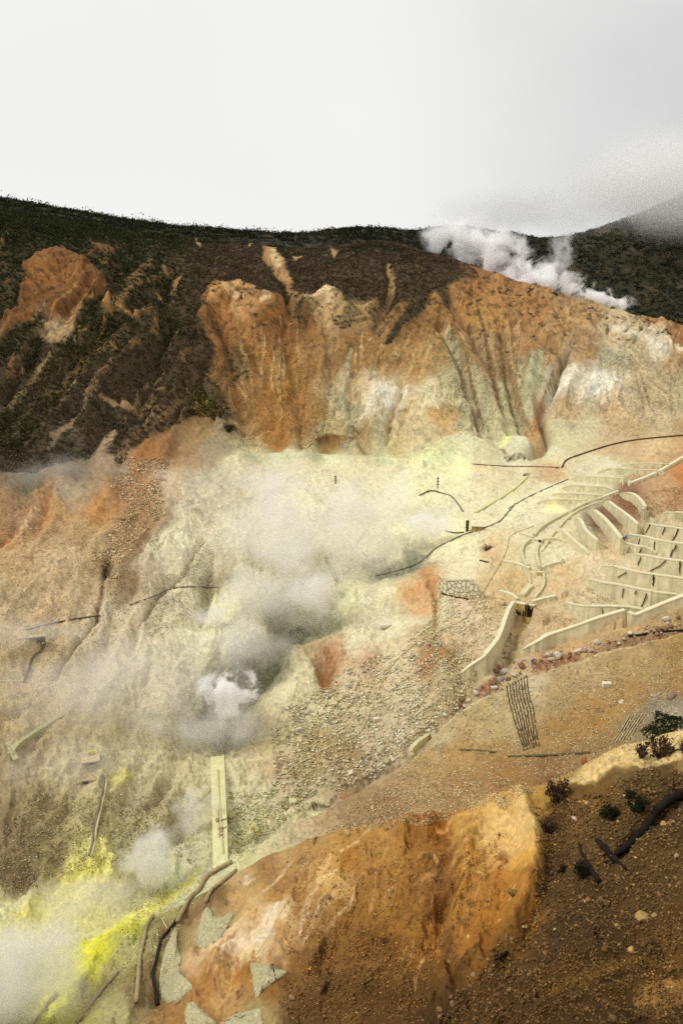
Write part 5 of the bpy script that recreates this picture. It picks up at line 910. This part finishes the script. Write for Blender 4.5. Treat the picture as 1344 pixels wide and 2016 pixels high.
for a in [
 (768,1762,17,(160,120,74),"round buff stone standing out of the orange slope, largest there"), (645,1769,14,(150,130,90),"flat pale stone on the orange slope below its crest"), (695,1784,9,(165,130,80),"small oval stone just below the largest stone of the orange slope"), (622,1804,10,(160,130,100),"pinkish flat stone on the lower orange slope"),
 (1010,1762,26,(142,108,62),"big smooth brown boulder at the foot of the bright orange spur"), (1150,1503,20,(140,96,52),"rounded brown boulder perched on the pale crest"), (1203,1686,18,(190,130,62),"orange stone beside the end of the black log"), (1130,1613,12,(214,190,160),"white stone above the black branch, brightest on the stony slope"),
 (1153,1582,8,(196,170,120),"small pale round stone below the bare shrub on the crest"), (1264,1810,28,(172,140,90),"largest jagged pale boulder low on the stony slope"), (1288,1806,18,(160,130,90),"jagged stone touching the largest jagged boulder"), (1213,1824,13,(170,136,80),"smooth oval stone below the stony slope"), (1034,1826,14,(170,150,106),"pale grey oval stone under the orange spur"),
 (1080,1800,15,(140,112,74),"grey brown stone of a close trio under the spur"), (1242,1872,16,(196,150,100),"pale stone in the dark hollow near the bottom"), (1305,1625,16,(176,140,88),"buff stone beside the upper black log"), (1157,1773,12,(160,100,58),"reddish stone on the stony slope, left of the jagged boulders"), (1182,1772,12,(150,116,76),"grey stone right of the reddish stone"),
 (1318,1912,18,(120,82,38),"brown angular stone half buried near the bottom right corner"), (1190,1870,14,(140,90,40),"brown stone at the rim of the dark hollow"), (1205,2008,20,(110,84,48),"dim rounded stone on the very lowest edge of the slope"), (865,1990,15,(130,104,68),"dull pale stone at the bottom among scattered pebbles"), (890,1978,13,(140,116,80),"pale pebble cluster's uppermost stone near the bottom"), (575,1966,15,(150,126,90),"flat grey stone on the dark earth right of the broken slab"),
 (990,1325,22,(216,208,186),"largest white boulder in the rubble where the channel meets the stream"), (982,1344,20,(170,160,140),"grey split boulder beside the white one in the stream"), (972,1355,14,(226,220,204),"white flat stone on the rusty stream edge"), (700,1545,0.1,(150,130,100),"") , (455,1610,20,(206,196,142),"round yellowish boulder against the weir"), (577,1580,18,(216,212,160),"pale yellow boulder on the rubble by the dark stream edge"), (505,1636,16,(200,196,120),"sulphur yellow boulder below the rods"), (750,1480,20,(206,192,154),"pale boulder pair's larger stone above the stream"), (762,1500,16,(190,172,130),"pale stone just above the dark stream notch"), (265,1619,12,(190,180,132),"pale flat block at the head of the yellow rubble in the valley"), (275,1613,10,(196,184,136),"pale block right of the flat one heading the yellow rubble"),
 (545,745,10,(190,170,136),"lone pale boulder on the bare orange hillside"), (1310,1222,16,(226,214,200),"whitest stone of the stream bed at the right edge"), (1300,1400,0.1,(1,1,1),""), (1322,1372,22,(160,144,116),"grey boulder at the right edge of the near bank"), (1285,1372,14,(200,180,140),"white stone on the near bank beside the cracked ledge"), (1222,1384,12,(206,190,160),"pale stone topping the rubble pocket on the near bank"), (985,1478,9,(190,170,130),"little pale stone on the near bank above the board")]:
    if a[2] > 1: stone(*a, r1=300)
GS = [  # count, outline, size range px, colours, label, group, r0, r1
 (66, [(1344,1212),(1344,1236),(1240,1262),(1150,1288),(1060,1308),(1000,1340),(930,1385),(890,1400),(905,1375),(960,1340),(985,1310),(1050,1296),(1150,1272),(1235,1248)], (7, 17), [(206,186,164),(190,160,140),(150,110,84),(214,200,180),(150,112,82)], "broken pink and white stone in the rusty stream rubble below the concrete wall", "stones of the stream rubble"),
 (22, [(1000,1240),(1012,1238),(1000,1290),(985,1300),(990,1270)], (4, 10), [(200,190,160),(180,164,126),(150,126,92)], "pale slab of broken stone on the channel floor under the stained dam", "stones on the channel floor"),
 (40, [(900,1385),(930,1385),(870,1432),(800,1480),(770,1500),(700,1545),(640,1565),(660,1530),(740,1480),(820,1440)], (6, 16), [(214,204,176),(200,186,150),(180,160,120),(224,218,200)], "pale boulder in the heap where the stream narrows beside the near bank", "boulders of the narrow stream"),
 (26, [(455,1590),(520,1600),(600,1560),(640,1560),(600,1600),(500,1660),(450,1680),(450,1640)], (5, 12), [(206,200,146),(196,190,130),(180,168,120)], "yellowish boulder in the rubble right of the weir", "yellowish boulders by the weir"),
 (18, [(235,1680),(250,1640),(300,1610),(315,1630),(290,1660),(260,1690)], (5, 10), [(190,180,128),(176,166,112)], "yellow grey stone in the rubble heap on the valley floor", "stones of the valley floor heap"),
 (10, [(418,1608),(446,1608),(446,1648),(418,1648)], (4, 7), [(190,180,136),(170,156,110)], "small stone spilled over the weir deck", "stones spilled on the weir"),
 (36, [(1080,1620),(1344,1600),(1344,1850),(1240,1840),(1050,1860),(1060,1700)], (5, 12), [(160,130,88),(140,108,68),(176,150,110),(120,88,52)], "loose stone on the dark stony slope above the bottom corner", "loose stones on the stony slope"),
 (20, [(1010,1810),(1080,1800),(1100,1860),(960,1900),(900,1990),(850,2010),(940,1890)], (5, 11), [(140,112,72),(120,90,54),(150,124,84)], "loose stone in the gravel run below the orange spur", "stones of the gravel run"),
 (20, [(735,1790),(790,1770),(790,1690),(770,1690)], (4, 8), [(176,146,100),(190,160,120)], "pebble in the trickle of stones down the orange slope", "pebbles trickling down the orange slope")]
GS[8] = (12, [(762,1690),(782,1685),(785,1740),(770,1790),(760,1790),(765,1740)], *GS[8][2:])
def inside(pts, x, y):
    c = False; n = len(pts)
    for i in range(n):
        (x0, y0), (x1, y1) = pts[i], pts[(i + 1) % n]
        if (y0 > y) != (y1 > y) and x < (x1 - x0) * (y - y0) / (y1 - y0) + x0: c = not c
    return c
def spots(pts, n):
    a = np.array(pts); o = []
    while len(o) < n:
        x = random.uniform(a[:, 0].min(), a[:, 0].max()); y = random.uniform(a[:, 1].min(), a[:, 1].max())
        if inside(pts, x, y): o.append((x, y))
    return o
for cnt, pts, (s0, s1), cols, lb, gp in GS:
    for x, y in spots(pts, cnt):
        if 'weir deck' in lb:
            o = stone(x, y, 4 + 4 * random.random(), random.choice(cols), lb, gp); o.location = deck(x, y) + (0, 0, .05); continue
        stone(x, y, s0 + (s1 - s0) * random.random() ** 1.6, random.choice(cols), lb, gp)
# grit and pebbles nobody could count
def grit_field():
    bm_v, bm_q, cols = [], [], []
    ico = np.array([(0, 0, 1), (.9, 0, .35), (.28, .85, .35), (-.72, .53, .35), (-.72, -.53, .35), (.28, -.85, .35), (0, 0, -.6)]); tri = [(0, 1, 2), (0, 2, 3), (0, 3, 4), (0, 4, 5), (0, 5, 1), (6, 2, 1), (6, 3, 2), (6, 4, 3), (6, 5, 4), (6, 1, 5)]
    F_ = [  # count, outline, px sizes, colour, blend with soil
     (6500, [(1060,1600),(1344,1500),(1344,2016),(840,2016),(950,1900),(1050,1800)], (1.8, 10), (118,88,50), .5), (1800, [(560,1930),(700,1820),(860,1870),(840,2016),(540,2016)], (1.6, 7), (132,96,54), .55), (2200, [(560,1690),(850,1640),(1000,1640),(1000,1760),(880,1930),(560,1930)], (1.2, 5), (150,110,60), .5),
     (5200, [(830,1480),(1000,1350),(1344,1270),(1344,1440),(1060,1555),(700,1620)], (1.5, 4.5), (205,182,140), .65), (2600, [(700,1580),(850,1540),(1060,1550),(900,1605),(640,1640)], (1.6, 5), (196,170,126), .6), (3200, [(540,1440),(640,1340),(850,1240),(950,1330),(900,1390),(800,1480),(660,1560),(520,1590)], (1.6, 8), (214,200,158), .6),
     (1700, [(1344,1205),(1344,1245),(1150,1292),(1000,1345),(860,1440),(640,1580),(660,1530),(900,1375),(1000,1310),(1240,1250)], (2, 6), (196,166,136), .9), (1500, [(230,900),(330,900),(330,960),(300,1040),(220,1140),(180,1130),(250,1000)], (2, 6), (205,175,132), .7), (700, [(700,780),(660,880),(690,890)], (1.5, 3), (200,190,155), .6),
     (1800, [(400,720),(470,650),(600,700),(720,850),(500,880),(440,870)], (1.2, 3.2), (190,150,100), .45), (1600, [(850,680),(1000,700),(1060,840),(950,870),(860,830)], (1.2, 3), (200,185,145), .5), (900, [(1150,690),(1344,700),(1344,850),(1200,860)], (1.2, 3), (205,180,140), .5),
     (2600, [(100,1560),(400,1560),(400,1700),(250,1690),(0,1760),(0,1620)], (1.6, 4.5), (180,166,115), .55), (2200, [(0,1000),(300,1060),(250,1250),(0,1400)], (1.3, 3.6), (214,190,148), .5), (1500, [(900,1130),(1010,1200),(960,1320),(830,1300),(850,1190)], (1.4, 5), (214,196,150), .6),
     (900, [(450,1560),(640,1560),(500,1680),(450,1690)], (2, 6), (206,200,150), .8), (900, [(1060,1230),(1160,1150),(1220,1210),(1100,1260)], (1.2, 3), (205,180,132), .5), (900, [(250,1760),(420,1720),(340,1850),(150,2010),(220,1920)], (1.6, 4.5), (190,176,125), .6), (900, [(1200,990),(1344,950),(1344,1020),(1290,1020)], (1.2, 3.4), (200,160,115), .5),
     (900, [(280,1180),(420,1060),(420,1180),(300,1260)], (1.4, 4), (214,204,165), .6)]
    Vs, Qs, Cs = [], [], []; rng = np.random.default_rng(12); nb = 0
    for n, pts, (s0, s1), c, bl in F_:
        a = np.array(pts, float); m = int(n * 11); x = rng.uniform(a[:, 0].min(), a[:, 0].max(), m); y = rng.uniform(a[:, 1].min(), a[:, 1].max(), m)
        kp = noise(x / 30, y / 20, 81) + .6 * noise(x / 11, y / 8, 82); wx_ = 26 * noise(x / 45, y / 45, 83) + 10 * noise(x / 14, y / 14, 84); wy_ = 26 * noise(x / 45, y / 45, 85) + 10 * noise(x / 14, y / 14, 86); ok = inside_many(pts, x + wx_, y + wy_) & ((kp > -.15) | (rng.random(m) < .18)); x, y = x[ok][:int(n * 4)], y[ok][:int(n * 4)]; n = len(x)
        P, i, j = hits(x, y, 24, 345); mp_ = (P[:, 1] * CP - P[:, 2] * SP) / F; s = (s0 + (s1 - s0) * rng.random(n) ** 3.2) * mp_ / 2
        th = rng.uniform(0, 6.3, n); co, si = np.cos(th)[:, None], np.sin(th)[:, None]
        B = ico[None] * np.stack([np.ones(n), rng.uniform(.6, 1, n), rng.uniform(.55, 1, n)], 1)[:, None] * s[:, None, None] * (1 + .25 * rng.normal(size=(n, 7, 1)))
        V = np.stack([B[..., 0] * co - B[..., 1] * si, B[..., 0] * si + B[..., 1] * co, B[..., 2]], -1) + P[:, None] + np.stack([0 * s, 0 * s, s * .22], 1)[:, None]
        cc = np.clip((lin(c) / KEXP * bl + ALB[i, j] * 1.05 * (1 - bl)) * np.exp(rng.normal(0, .34, (n, 1))) * np.where(rng.random((n, 1)) < .12, 1.8, 1), .01, .8)
        Vs.append(V.reshape(-1, 3)); Qs.append((np.array(tri)[None] + (np.arange(n) * 7)[:, None, None] + nb).reshape(-1, 3)); Cs.append(np.repeat(cc, 7, 0)); nb += n * 7
    o = add_mesh('gravel', np.vstack(Vs), np.vstack(Qs), M['grit'], False); vcol(o, 'leafcol', np.vstack(Cs)); tag(o, "loose pebbles and grit scattered over the bare slopes", 'gravel', None, 'stuff')
grit_field()

# ---------------------------------------------------------------- wood, scrub and single shrubs
def leaf_cloud(cx, cy, cz, rad, hgt, nl, ls, col, rng, flat=0):
    """leaf-sized faces spread through a crown; arrays in, vertices / faces / colours out"""
    n = len(cx); k = nl
    d = rng.normal(size=(n, k, 3)); d /= np.linalg.norm(d, axis=2, keepdims=True); q = rng.random((n, k, 1)) ** .45; d = d * q; d[..., 2] = np.abs(d[..., 2]) * 1.0
    lump = 1 + .35 * np.sin(d[..., :1] * 7 + cx[:, None, None]) * np.cos(d[..., 1:2] * 6 + cy[:, None, None])
    C = np.stack([cx, cy, cz], -1)[:, None] + d * lump * np.stack([rad, rad, hgt], -1)[:, None]
    a = rng.normal(size=(n, k, 3)); a /= np.linalg.norm(a, axis=2, keepdims=True); b = np.cross(a, rng.normal(size=(n, k, 3))); b /= np.linalg.norm(b, axis=2, keepdims=True) + 1e-9
    s = (ls[:, None] * rng.uniform(.6, 1.3, (n, k)))[..., None]
    V = np.stack([C - a * s, C + b * s * .6, C + a * s, C - b * s * .6], 2).reshape(-1, 3)
    F4 = np.arange(n * k * 4).reshape(-1, 4)
    cc = col[:, None] * np.exp(rng.normal(0, .32, (n, k, 1))); cc = np.repeat(cc.reshape(-1, 3), 4, 0)
    return V, F4, np.clip(cc, .006, .5)
def plant_mass(name, label, rr, count, size, gfun, nl, seed, cat):
    rng = np.random.default_rng(seed); m = (R2 > rr[0]) & (R2 < rr[1]) & (VEG > .05) & (PX > -260) & (PX < 1600) & (PY > 300) & (PY < (466 if rr[0] == 318 else 1020))
    I = np.nonzero(m); dr = np.gradient(RR); area = R2[I] * (AZ[1] - AZ[0]) * dr[I[1]] * np.hypot(1, .8); wgt = np.clip(VEG[I] ** 1.5 + .5 * WX[I] * (VEG[I] < .98) * (VEG[I] > .3), 0, 1) * area
    pk = rng.choice(len(wgt), count, p=wgt / wgt.sum()); i, j = I[0][pk], I[1][pk]
    x = GX[i, j] + rng.normal(0, .25, count); y = GY[i, j] + rng.normal(0, .25, count); z = GZ[i, j]
    s = size * np.exp(rng.normal(0, .38, count)) * (1 + .5 * fbm(x / 18, y / 18, 2, 91)) * (.5 + .5 * np.clip(VEG[i, j], 0, 1)) * (1 + 1.0 * smooth(500, 440, PY[i, j]) * (rr[0] < 300)); col = gfun(PX[i, j], PY[i, j], x, y, rng)
    V, Q, c = leaf_cloud(x, y, z - .3 * s, s, s * rng.uniform(.65, 1.1, count), nl, np.minimum(s * .26, .24 if rr[0] < 300 else .42), col, rng)
    o = add_mesh(name, V, Q, M['leaf'], False); vcol(o, 'leafcol', c); tag(o, label, cat, None, 'stuff')
GRN = lin((50, 54, 28)); BRN = lin((84, 69, 52)); DRK = lin((37, 39, 25))
def hue_near(px, py, x, y, rng):
    g = fbm(x / 24, y / 24, 3, 95) ; f = smooth(460, 300, px + 80 * g) * smooth(760, 640, py + 100 * g) + smooth(500, 455, py + 60 * g) * .9 + .6 * smooth(300, 100, px) * (g > .05)
    f = np.clip(f, 0, 1)[:, None]; c = BRN * (1 - f) + GRN * f; return c * (1 + .7 * fbm(x / 7, y / 7, 2, 97)[:, None]) * 1.05
def hue_far(px, py, x, y, rng):
    g = fbm(x / 40, y / 40, 3, 99)[:, None]; return np.clip(DRK * (1 + .9 * g) + np.clip(g, 0, 1) * .4 * (GRN - DRK), .004, 1)
plant_mass('scrub', "dark brown and green scrub covering the upper hillside", (178, 346), 42000, .62, hue_near, 26, 1, 'scrub')
plant_mass('forest', "dark green forest on the ridges behind the crest", (346, 690), 20000, 1.9, hue_far, 40, 2, 'forest')
plant_mass('forest', "rounded tree crowns along the skyline of the near ridge", (318, 412), 1500, 1.15, hue_near, 60, 4, 'forest')
def shrub(name, label, px, py, wpx, hpx, col, bare=False, r0=24, r1=345, n=420):
    rng = np.random.default_rng(int(px * 7 + py)); p = hit(px, py, r0, r1); w_ = wpx * mpp(p) / 2; h_ = hpx * mpp(p)
    root = tag(empty(name, p), label, 'shrub'); mb = MB()
    for _ in range(46 if bare else 12):
        a = rng.uniform(0, 6.3); l_ = rng.uniform(.5, 1.05); e = np.array((math.cos(a) * w_ * l_, math.sin(a) * w_ * l_, h_ * rng.uniform(.45, 1.0))); md = e * .5 + rng.normal(0, .1 * w_, 3); b0 = np.array((rng.normal(0, .08 * w_), rng.normal(0, .08 * w_), -.15))
        mb.tube(np.array([b0, md, e]) + p, [.03 * w_ ** .5, .018, .006] if bare else [.03, .02, .01], 4)
        if bare:
            for _ in range(3): mb.tube(np.array([md, md + rng.normal(0, .28 * w_, 3) + (0, 0, .12 * h_)]) + p, [.014, .005], 4)
    mb.build('branches', M['twig'], root)
    if n:
        V, Q, c = leaf_cloud(np.full(n // 12, p[0]) + rng.normal(0, .45 * w_, n // 12), np.full(n // 12, p[1]) + rng.normal(0, .45 * w_, n // 12), np.full(n // 12, p[2]) + rng.uniform(0, .55 * h_, n // 12), np.full(n // 12, .38 * w_), np.full(n // 12, .42 * h_), 14, np.full(n // 12, .10 * w_ + .03), np.repeat(lin(col)[None] * .9, n // 12, 0), rng)
        o = add_mesh('foliage', V - p, Q, M['leaf'], False, root); vcol(o, 'leafcol', c)
shrub('bare_shrub', "tangled bare brown shrub just below the pale crest of the bluff", 1098, 1580, 58, 62, (70,50,36), True, r1=74, n=240); shrub('bare_shrub', "large bare shrub on the pale crest near the right edge", 1298, 1492, 70, 50, (70,52,38), True, r1=74, n=180)
shrub('bare_shrub', "sparse upright twigs beside the large bare shrub at the right edge", 1350, 1494, 40, 52, (60,44,30), True, r1=74, n=0); shrub('bare_shrub', "small sparse twigs on the pale crest left of the large bare shrub", 1262, 1492, 34, 34, (60,44,30), True, r1=74, n=0); shrub('bare_shrub', "wispy bare shrub on the dark slope under the crest", 1080, 1640, 40, 26, (72,52,40), True, r1=74, n=120)
shrub('green_shrub', "dense dark green shrub in the middle of the stony slope", 1207, 1612, 44, 30, (30,38,14), r1=74, n=700); shrub('green_shrub', "dark green shrub leaning beside the upper black log", 1256, 1600, 34, 40, (28,34,14), r1=74, n=420); shrub('green_shrub', "dark green shrub under the thin black branch", 1142, 1730, 24, 44, (30,34,14), r1=74, n=420); shrub('green_shrub', "smallest dark green shrub on the stony slope, left of the branch", 1108, 1718, 18, 16, (34,36,16), r1=74, n=240); shrub('green_shrub', "small green shrub higher up beside the dark green one", 1240, 1572, 22, 22, (32,38,16), r1=74, n=240)
shrub('green_shrub', "isolated dark green bush at the foot of the scrub tongue", 452, 850, 26, 16, (36,44,16), r0=180, n=300); shrub('green_shrub', "dark green bush at the lower edge of the grassy patch", 378, 818, 18, 16, (36,46,18), r0=180, n=240); shrub('red_shrub', "low reddish dry shrub on the pale mound beside the channel", 958, 1083, 34, 12, (150,110,80), True, r1=206, n=0)
# green ground cover on the near bank and on the scrub slope
rng = np.random.default_rng(3)
def cover(label, pts, n, size, col, r0, r1):
    S_ = [hit(x, y, r0, r1) for x, y in spots(pts, n)]; S_ = np.array(S_)
    V, Q, c = leaf_cloud(S_[:, 0], S_[:, 1], S_[:, 2] - .05, np.full(n, size), np.full(n, size * .8), 12, np.full(n, size * .35), np.repeat(lin(col)[None], n, 0) * np.exp(rng.normal(0, .25, (n, 1))), rng)
    o = add_mesh('ground_cover', V, Q, M['leaf'], False); vcol(o, 'leafcol', c); tag(o, label, 'ground cover', None, 'stuff')
cover("dark green ground cover on the near bank by the pale brushwood rows", [(1262,1440),(1290,1418),(1290,1396),(1310,1408),(1344,1414),(1344,1446),(1300,1452)], 420, .28, (40,46,16), 74, 100)
cover("mossy green grass on the scrub tongue left of the orange hillside", [(385,745),(420,790),(445,815),(420,822),(380,820),(375,780)], 700, .45, (92,84,34), 180, 345)
cover("greenish grass over the lower left scrub slope", [(180,600),(240,640),(150,760),(40,880),(0,880),(0,800),(100,720)], 1500, .5, (66,66,26), 180, 345)
# ---------------------------------------------------------------- steam and cloud: volumes
def steam(label, px, py, r, rx, ry, dm, tau, rgb=(.95, .95, .93), scale=2.2, thr=.42, soft=.3, name='steam_plume', tilt=0, seed=0, r1=None, ani=.2):
    a, s = ray(px, py); a = float(a); s = float(s); p = np.array([r * math.sin(a), r * math.cos(a), s * r]); u = mpp(p)
    import bmesh
    bm = bmesh.new(); bmesh.ops.create_icosphere(bm, subdivisions=3, radius=1); me = bpy.data.meshes.new(name); bm.to_mesh(me); bm.free()
    o = bpy.data.objects.new(name, me); o.location = p; o.scale = (rx * u, dm, ry * u * 1.05); o.rotation_euler = (0, tilt, -a); COL.objects.link(o)
    m = bpy.data.materials.new('steam'); m.use_nodes = True; t = m.node_tree; t.nodes.clear(); n = t.nodes.new; l = t.links.new
    ou = n('ShaderNodeOutputMaterial'); v = n('ShaderNodeVolumePrincipled'); v.inputs['Color'].default_value = (*rgb, 1); v.inputs['Anisotropy'].default_value = ani; l(v.outputs[0], ou.inputs['Volume'])
    tc = n('ShaderNodeTexCoord'); ln = n('ShaderNodeVectorMath'); ln.operation = 'LENGTH'; l(tc.outputs['Object'], ln.inputs[0])
    mp = n('ShaderNodeMapping'); mp.inputs['Location'].default_value = (seed * 3.7 + px * .013, seed * 1.9, py * .017); k = ry * u / max(rx * u, .01); g = rx * u
    mp.inputs['Scale'].default_value = (1, dm / g, max(ry * u / g, .2)); l(tc.outputs['Object'], mp.inputs[0])
    nz = n('ShaderNodeTexNoise'); nz.inputs['Scale'].default_value = scale; nz.inputs['Detail'].default_value = 6; nz.inputs['Roughness'].default_value = .62; nz.inputs['Distortion'].default_value = .4; l(mp.outputs[0], nz.inputs['Vector'])
    # thins out smoothly towards the rim, broken up by turbulence
    f = n('ShaderNodeMapRange'); f.interpolation_type = 'SMOOTHSTEP'; f.inputs[1].default_value = 1.0; f.inputs[2].default_value = .0; f.inputs[3].default_value = 0; f.inputs[4].default_value = 1; l(ln.outputs['Value'], f.inputs[0])
    f2 = n('ShaderNodeMapRange'); f2.inputs[1].default_value = 0; f2.inputs[2].default_value = 1; f2.inputs[3].default_value = .60 if soft >= .3 else .66; f2.inputs[4].default_value = .14 if soft >= .3 else .32; l(f.outputs[0], f2.inputs[0])
    cn = n('ShaderNodeMapRange'); cn.clamp = False; cn.inputs[1].default_value = .3; cn.inputs[2].default_value = .7; cn.inputs[3].default_value = .12; cn.inputs[4].default_value = .88; l(nz.outputs[0], cn.inputs[0])
    sb = n('ShaderNodeMath'); sb.operation = 'SUBTRACT'; l(cn.outputs[0], sb.inputs[0]); l(f2.outputs[0], sb.inputs[1])
    d = n('ShaderNodeMapRange'); d.inputs[1].default_value = -soft * .12; d.inputs[2].default_value = soft * .9; d.inputs[3].default_value = 0; d.inputs[4].default_value = (.54 if soft >= .3 else 1.8) * tau / dm; l(sb.outputs[0], d.inputs[0])
    e = n('ShaderNodeMath'); e.operation = 'MULTIPLY'; l(d.outputs[0], e.inputs[0])
    g2 = n('ShaderNodeMapRange'); g2.inputs[1].default_value = 1.0; g2.inputs[2].default_value = .55; l(ln.outputs['Value'], g2.inputs[0]); l(g2.outputs[0], e.inputs[1]); l(e.outputs[0], v.inputs['Density'])
    me.materials.append(m); return tag(o, label, 'steam' if name == 'steam_plume' else 'cloud', None, 'stuff')
G_ = (.995, .99, .97)
steam("broad veil of steam over the central vents", 570, 1060, 150, 300, 190, 9, 2.6, G_, 2.4, .40, .42); steam("thick steam over the right side of the central vents", 760, 1020, 174, 200, 110, 8, 2.8, G_, 2.6, .42, .36, seed=1)
steam("steam drifting down the centre toward the dark vent", 540, 1165, 134, 220, 130, 6, 2.0, G_, 2.6, .42, .36, tilt=-.3, seed=2); steam("low steam along the platform edge", 520, 985, 186, 230, 75, 8, 1.3, G_, 3.0, .42, .34, seed=3)
steam("round dense puff above the olive vent", 620, 1168, 132, 80, 70, 2.8, 3.2, G_, 2.2, .40, .3, seed=4); steam("small bright puff beside the black hose", 840, 1035, 160, 80, 46, 2.6, 2.6, (.999, .999, .999), 2.4, .42, .3, seed=5)
steam("brightest white puff rising from the dark vent", 448, 1362, 108, 78, 54, 3.2, 5.5, (.999, .999, .999), 2.1, .42, .16, seed=6); steam("grey steam trailing left from the dark vent", 405, 1425, 106, 190, 95, 4, 2.6, (.99, .985, .97), 2.2, .42, .34, seed=7)
steam("thin steam over the upper lip of the dark vent", 470, 1270, 120, 150, 85, 4, 1.5, G_, 2.4, .42, .36, seed=8); steam("small white wisp left of the vent", 424, 1216, 130, 60, 36, 1.8, 2.2, (.99, .985, .97), 2, .42, .3, seed=9)
steam("big grey steam bank over the sulphur in the bottom left", 10, 1930, 63, 230, 150, 5, 3.6, (.99, .985, .97), 1.9, .40, .34, seed=10); steam("upright puff above the sulphur bank", 296, 1690, 80, 80, 85, 2.4, 3.2, (.99, .985, .97), 2.0, .42, .3, seed=11)
steam("drifting steam over the upper sulphur streak", 170, 1770, 72, 150, 70, 3, 1.2, (.99, .985, .97), 2.2, .42, .34, seed=12); steam("small steam beside the weir", 385, 1605, 90, 75, 85, 2, 1.6, (.99, .985, .97), 2.2, .42, .3, seed=13)
steam("wide thin haze of steam on the left slope", 230, 1340, 108, 380, 190, 6, 1.5, G_, 1.8, .38, .5, seed=14); steam("thin steam around the long beam", 130, 1500, 94, 200, 95, 3.5, .45, G_, 2.2, .42, .34, seed=15)
steam("faint steam over the left timber ledge", 40, 1245, 120, 170, 60, 3, .8, G_, 2.4, .42, .34, seed=16); steam("faint steam over the lower scrub on the left", 70, 955, 176, 170, 70, 8, .5, G_, 2.6, .42, .34, tilt=-.25, seed=17); steam("thin steam over the pale left edge of the platform", 350, 965, 182, 190, 70, 7, .7, G_, 3.0, .42, .34, tilt=.2, seed=18)
W_ = (.999, .999, .999)
steam("tall billowing plume behind the crest", 905, 478, 330, 105, 80, 9, 2.4, W_, 2.6, .44, .24, seed=19); steam("plume sloping up along the crest", 985, 510, 322, 120, 62, 8, 3.4, W_, 2.8, .44, .2, tilt=.5, seed=20)
steam("thick white steam hugging the crest", 1075, 552, 318, 120, 40, 7, 5.0, W_, 3.0, .43, .18, tilt=.28, seed=21); steam("last white wisps at the end of the crest", 1180, 588, 305, 85, 28, 5, 3.2, W_, 3.0, .44, .2, tilt=.28, seed=22); steam("thin column of vapour before the far mountain", 1104, 505, 330, 34, 85, 4, 1.5, W_, 2.2, .43, .3, seed=23)
steam("low cloud hiding the top of the far mountain", 1350, 352, 560, 430, 125, 60, 5.0, (.99, .985, .97), 1.8, .36, .4, name='low_cloud', seed=24); steam("thin cloud resting on the back ridge", 1010, 420, 530, 300, 56, 40, 1.8, (.95, .95, .95), 2.2, .40, .36, name='low_cloud', seed=25)
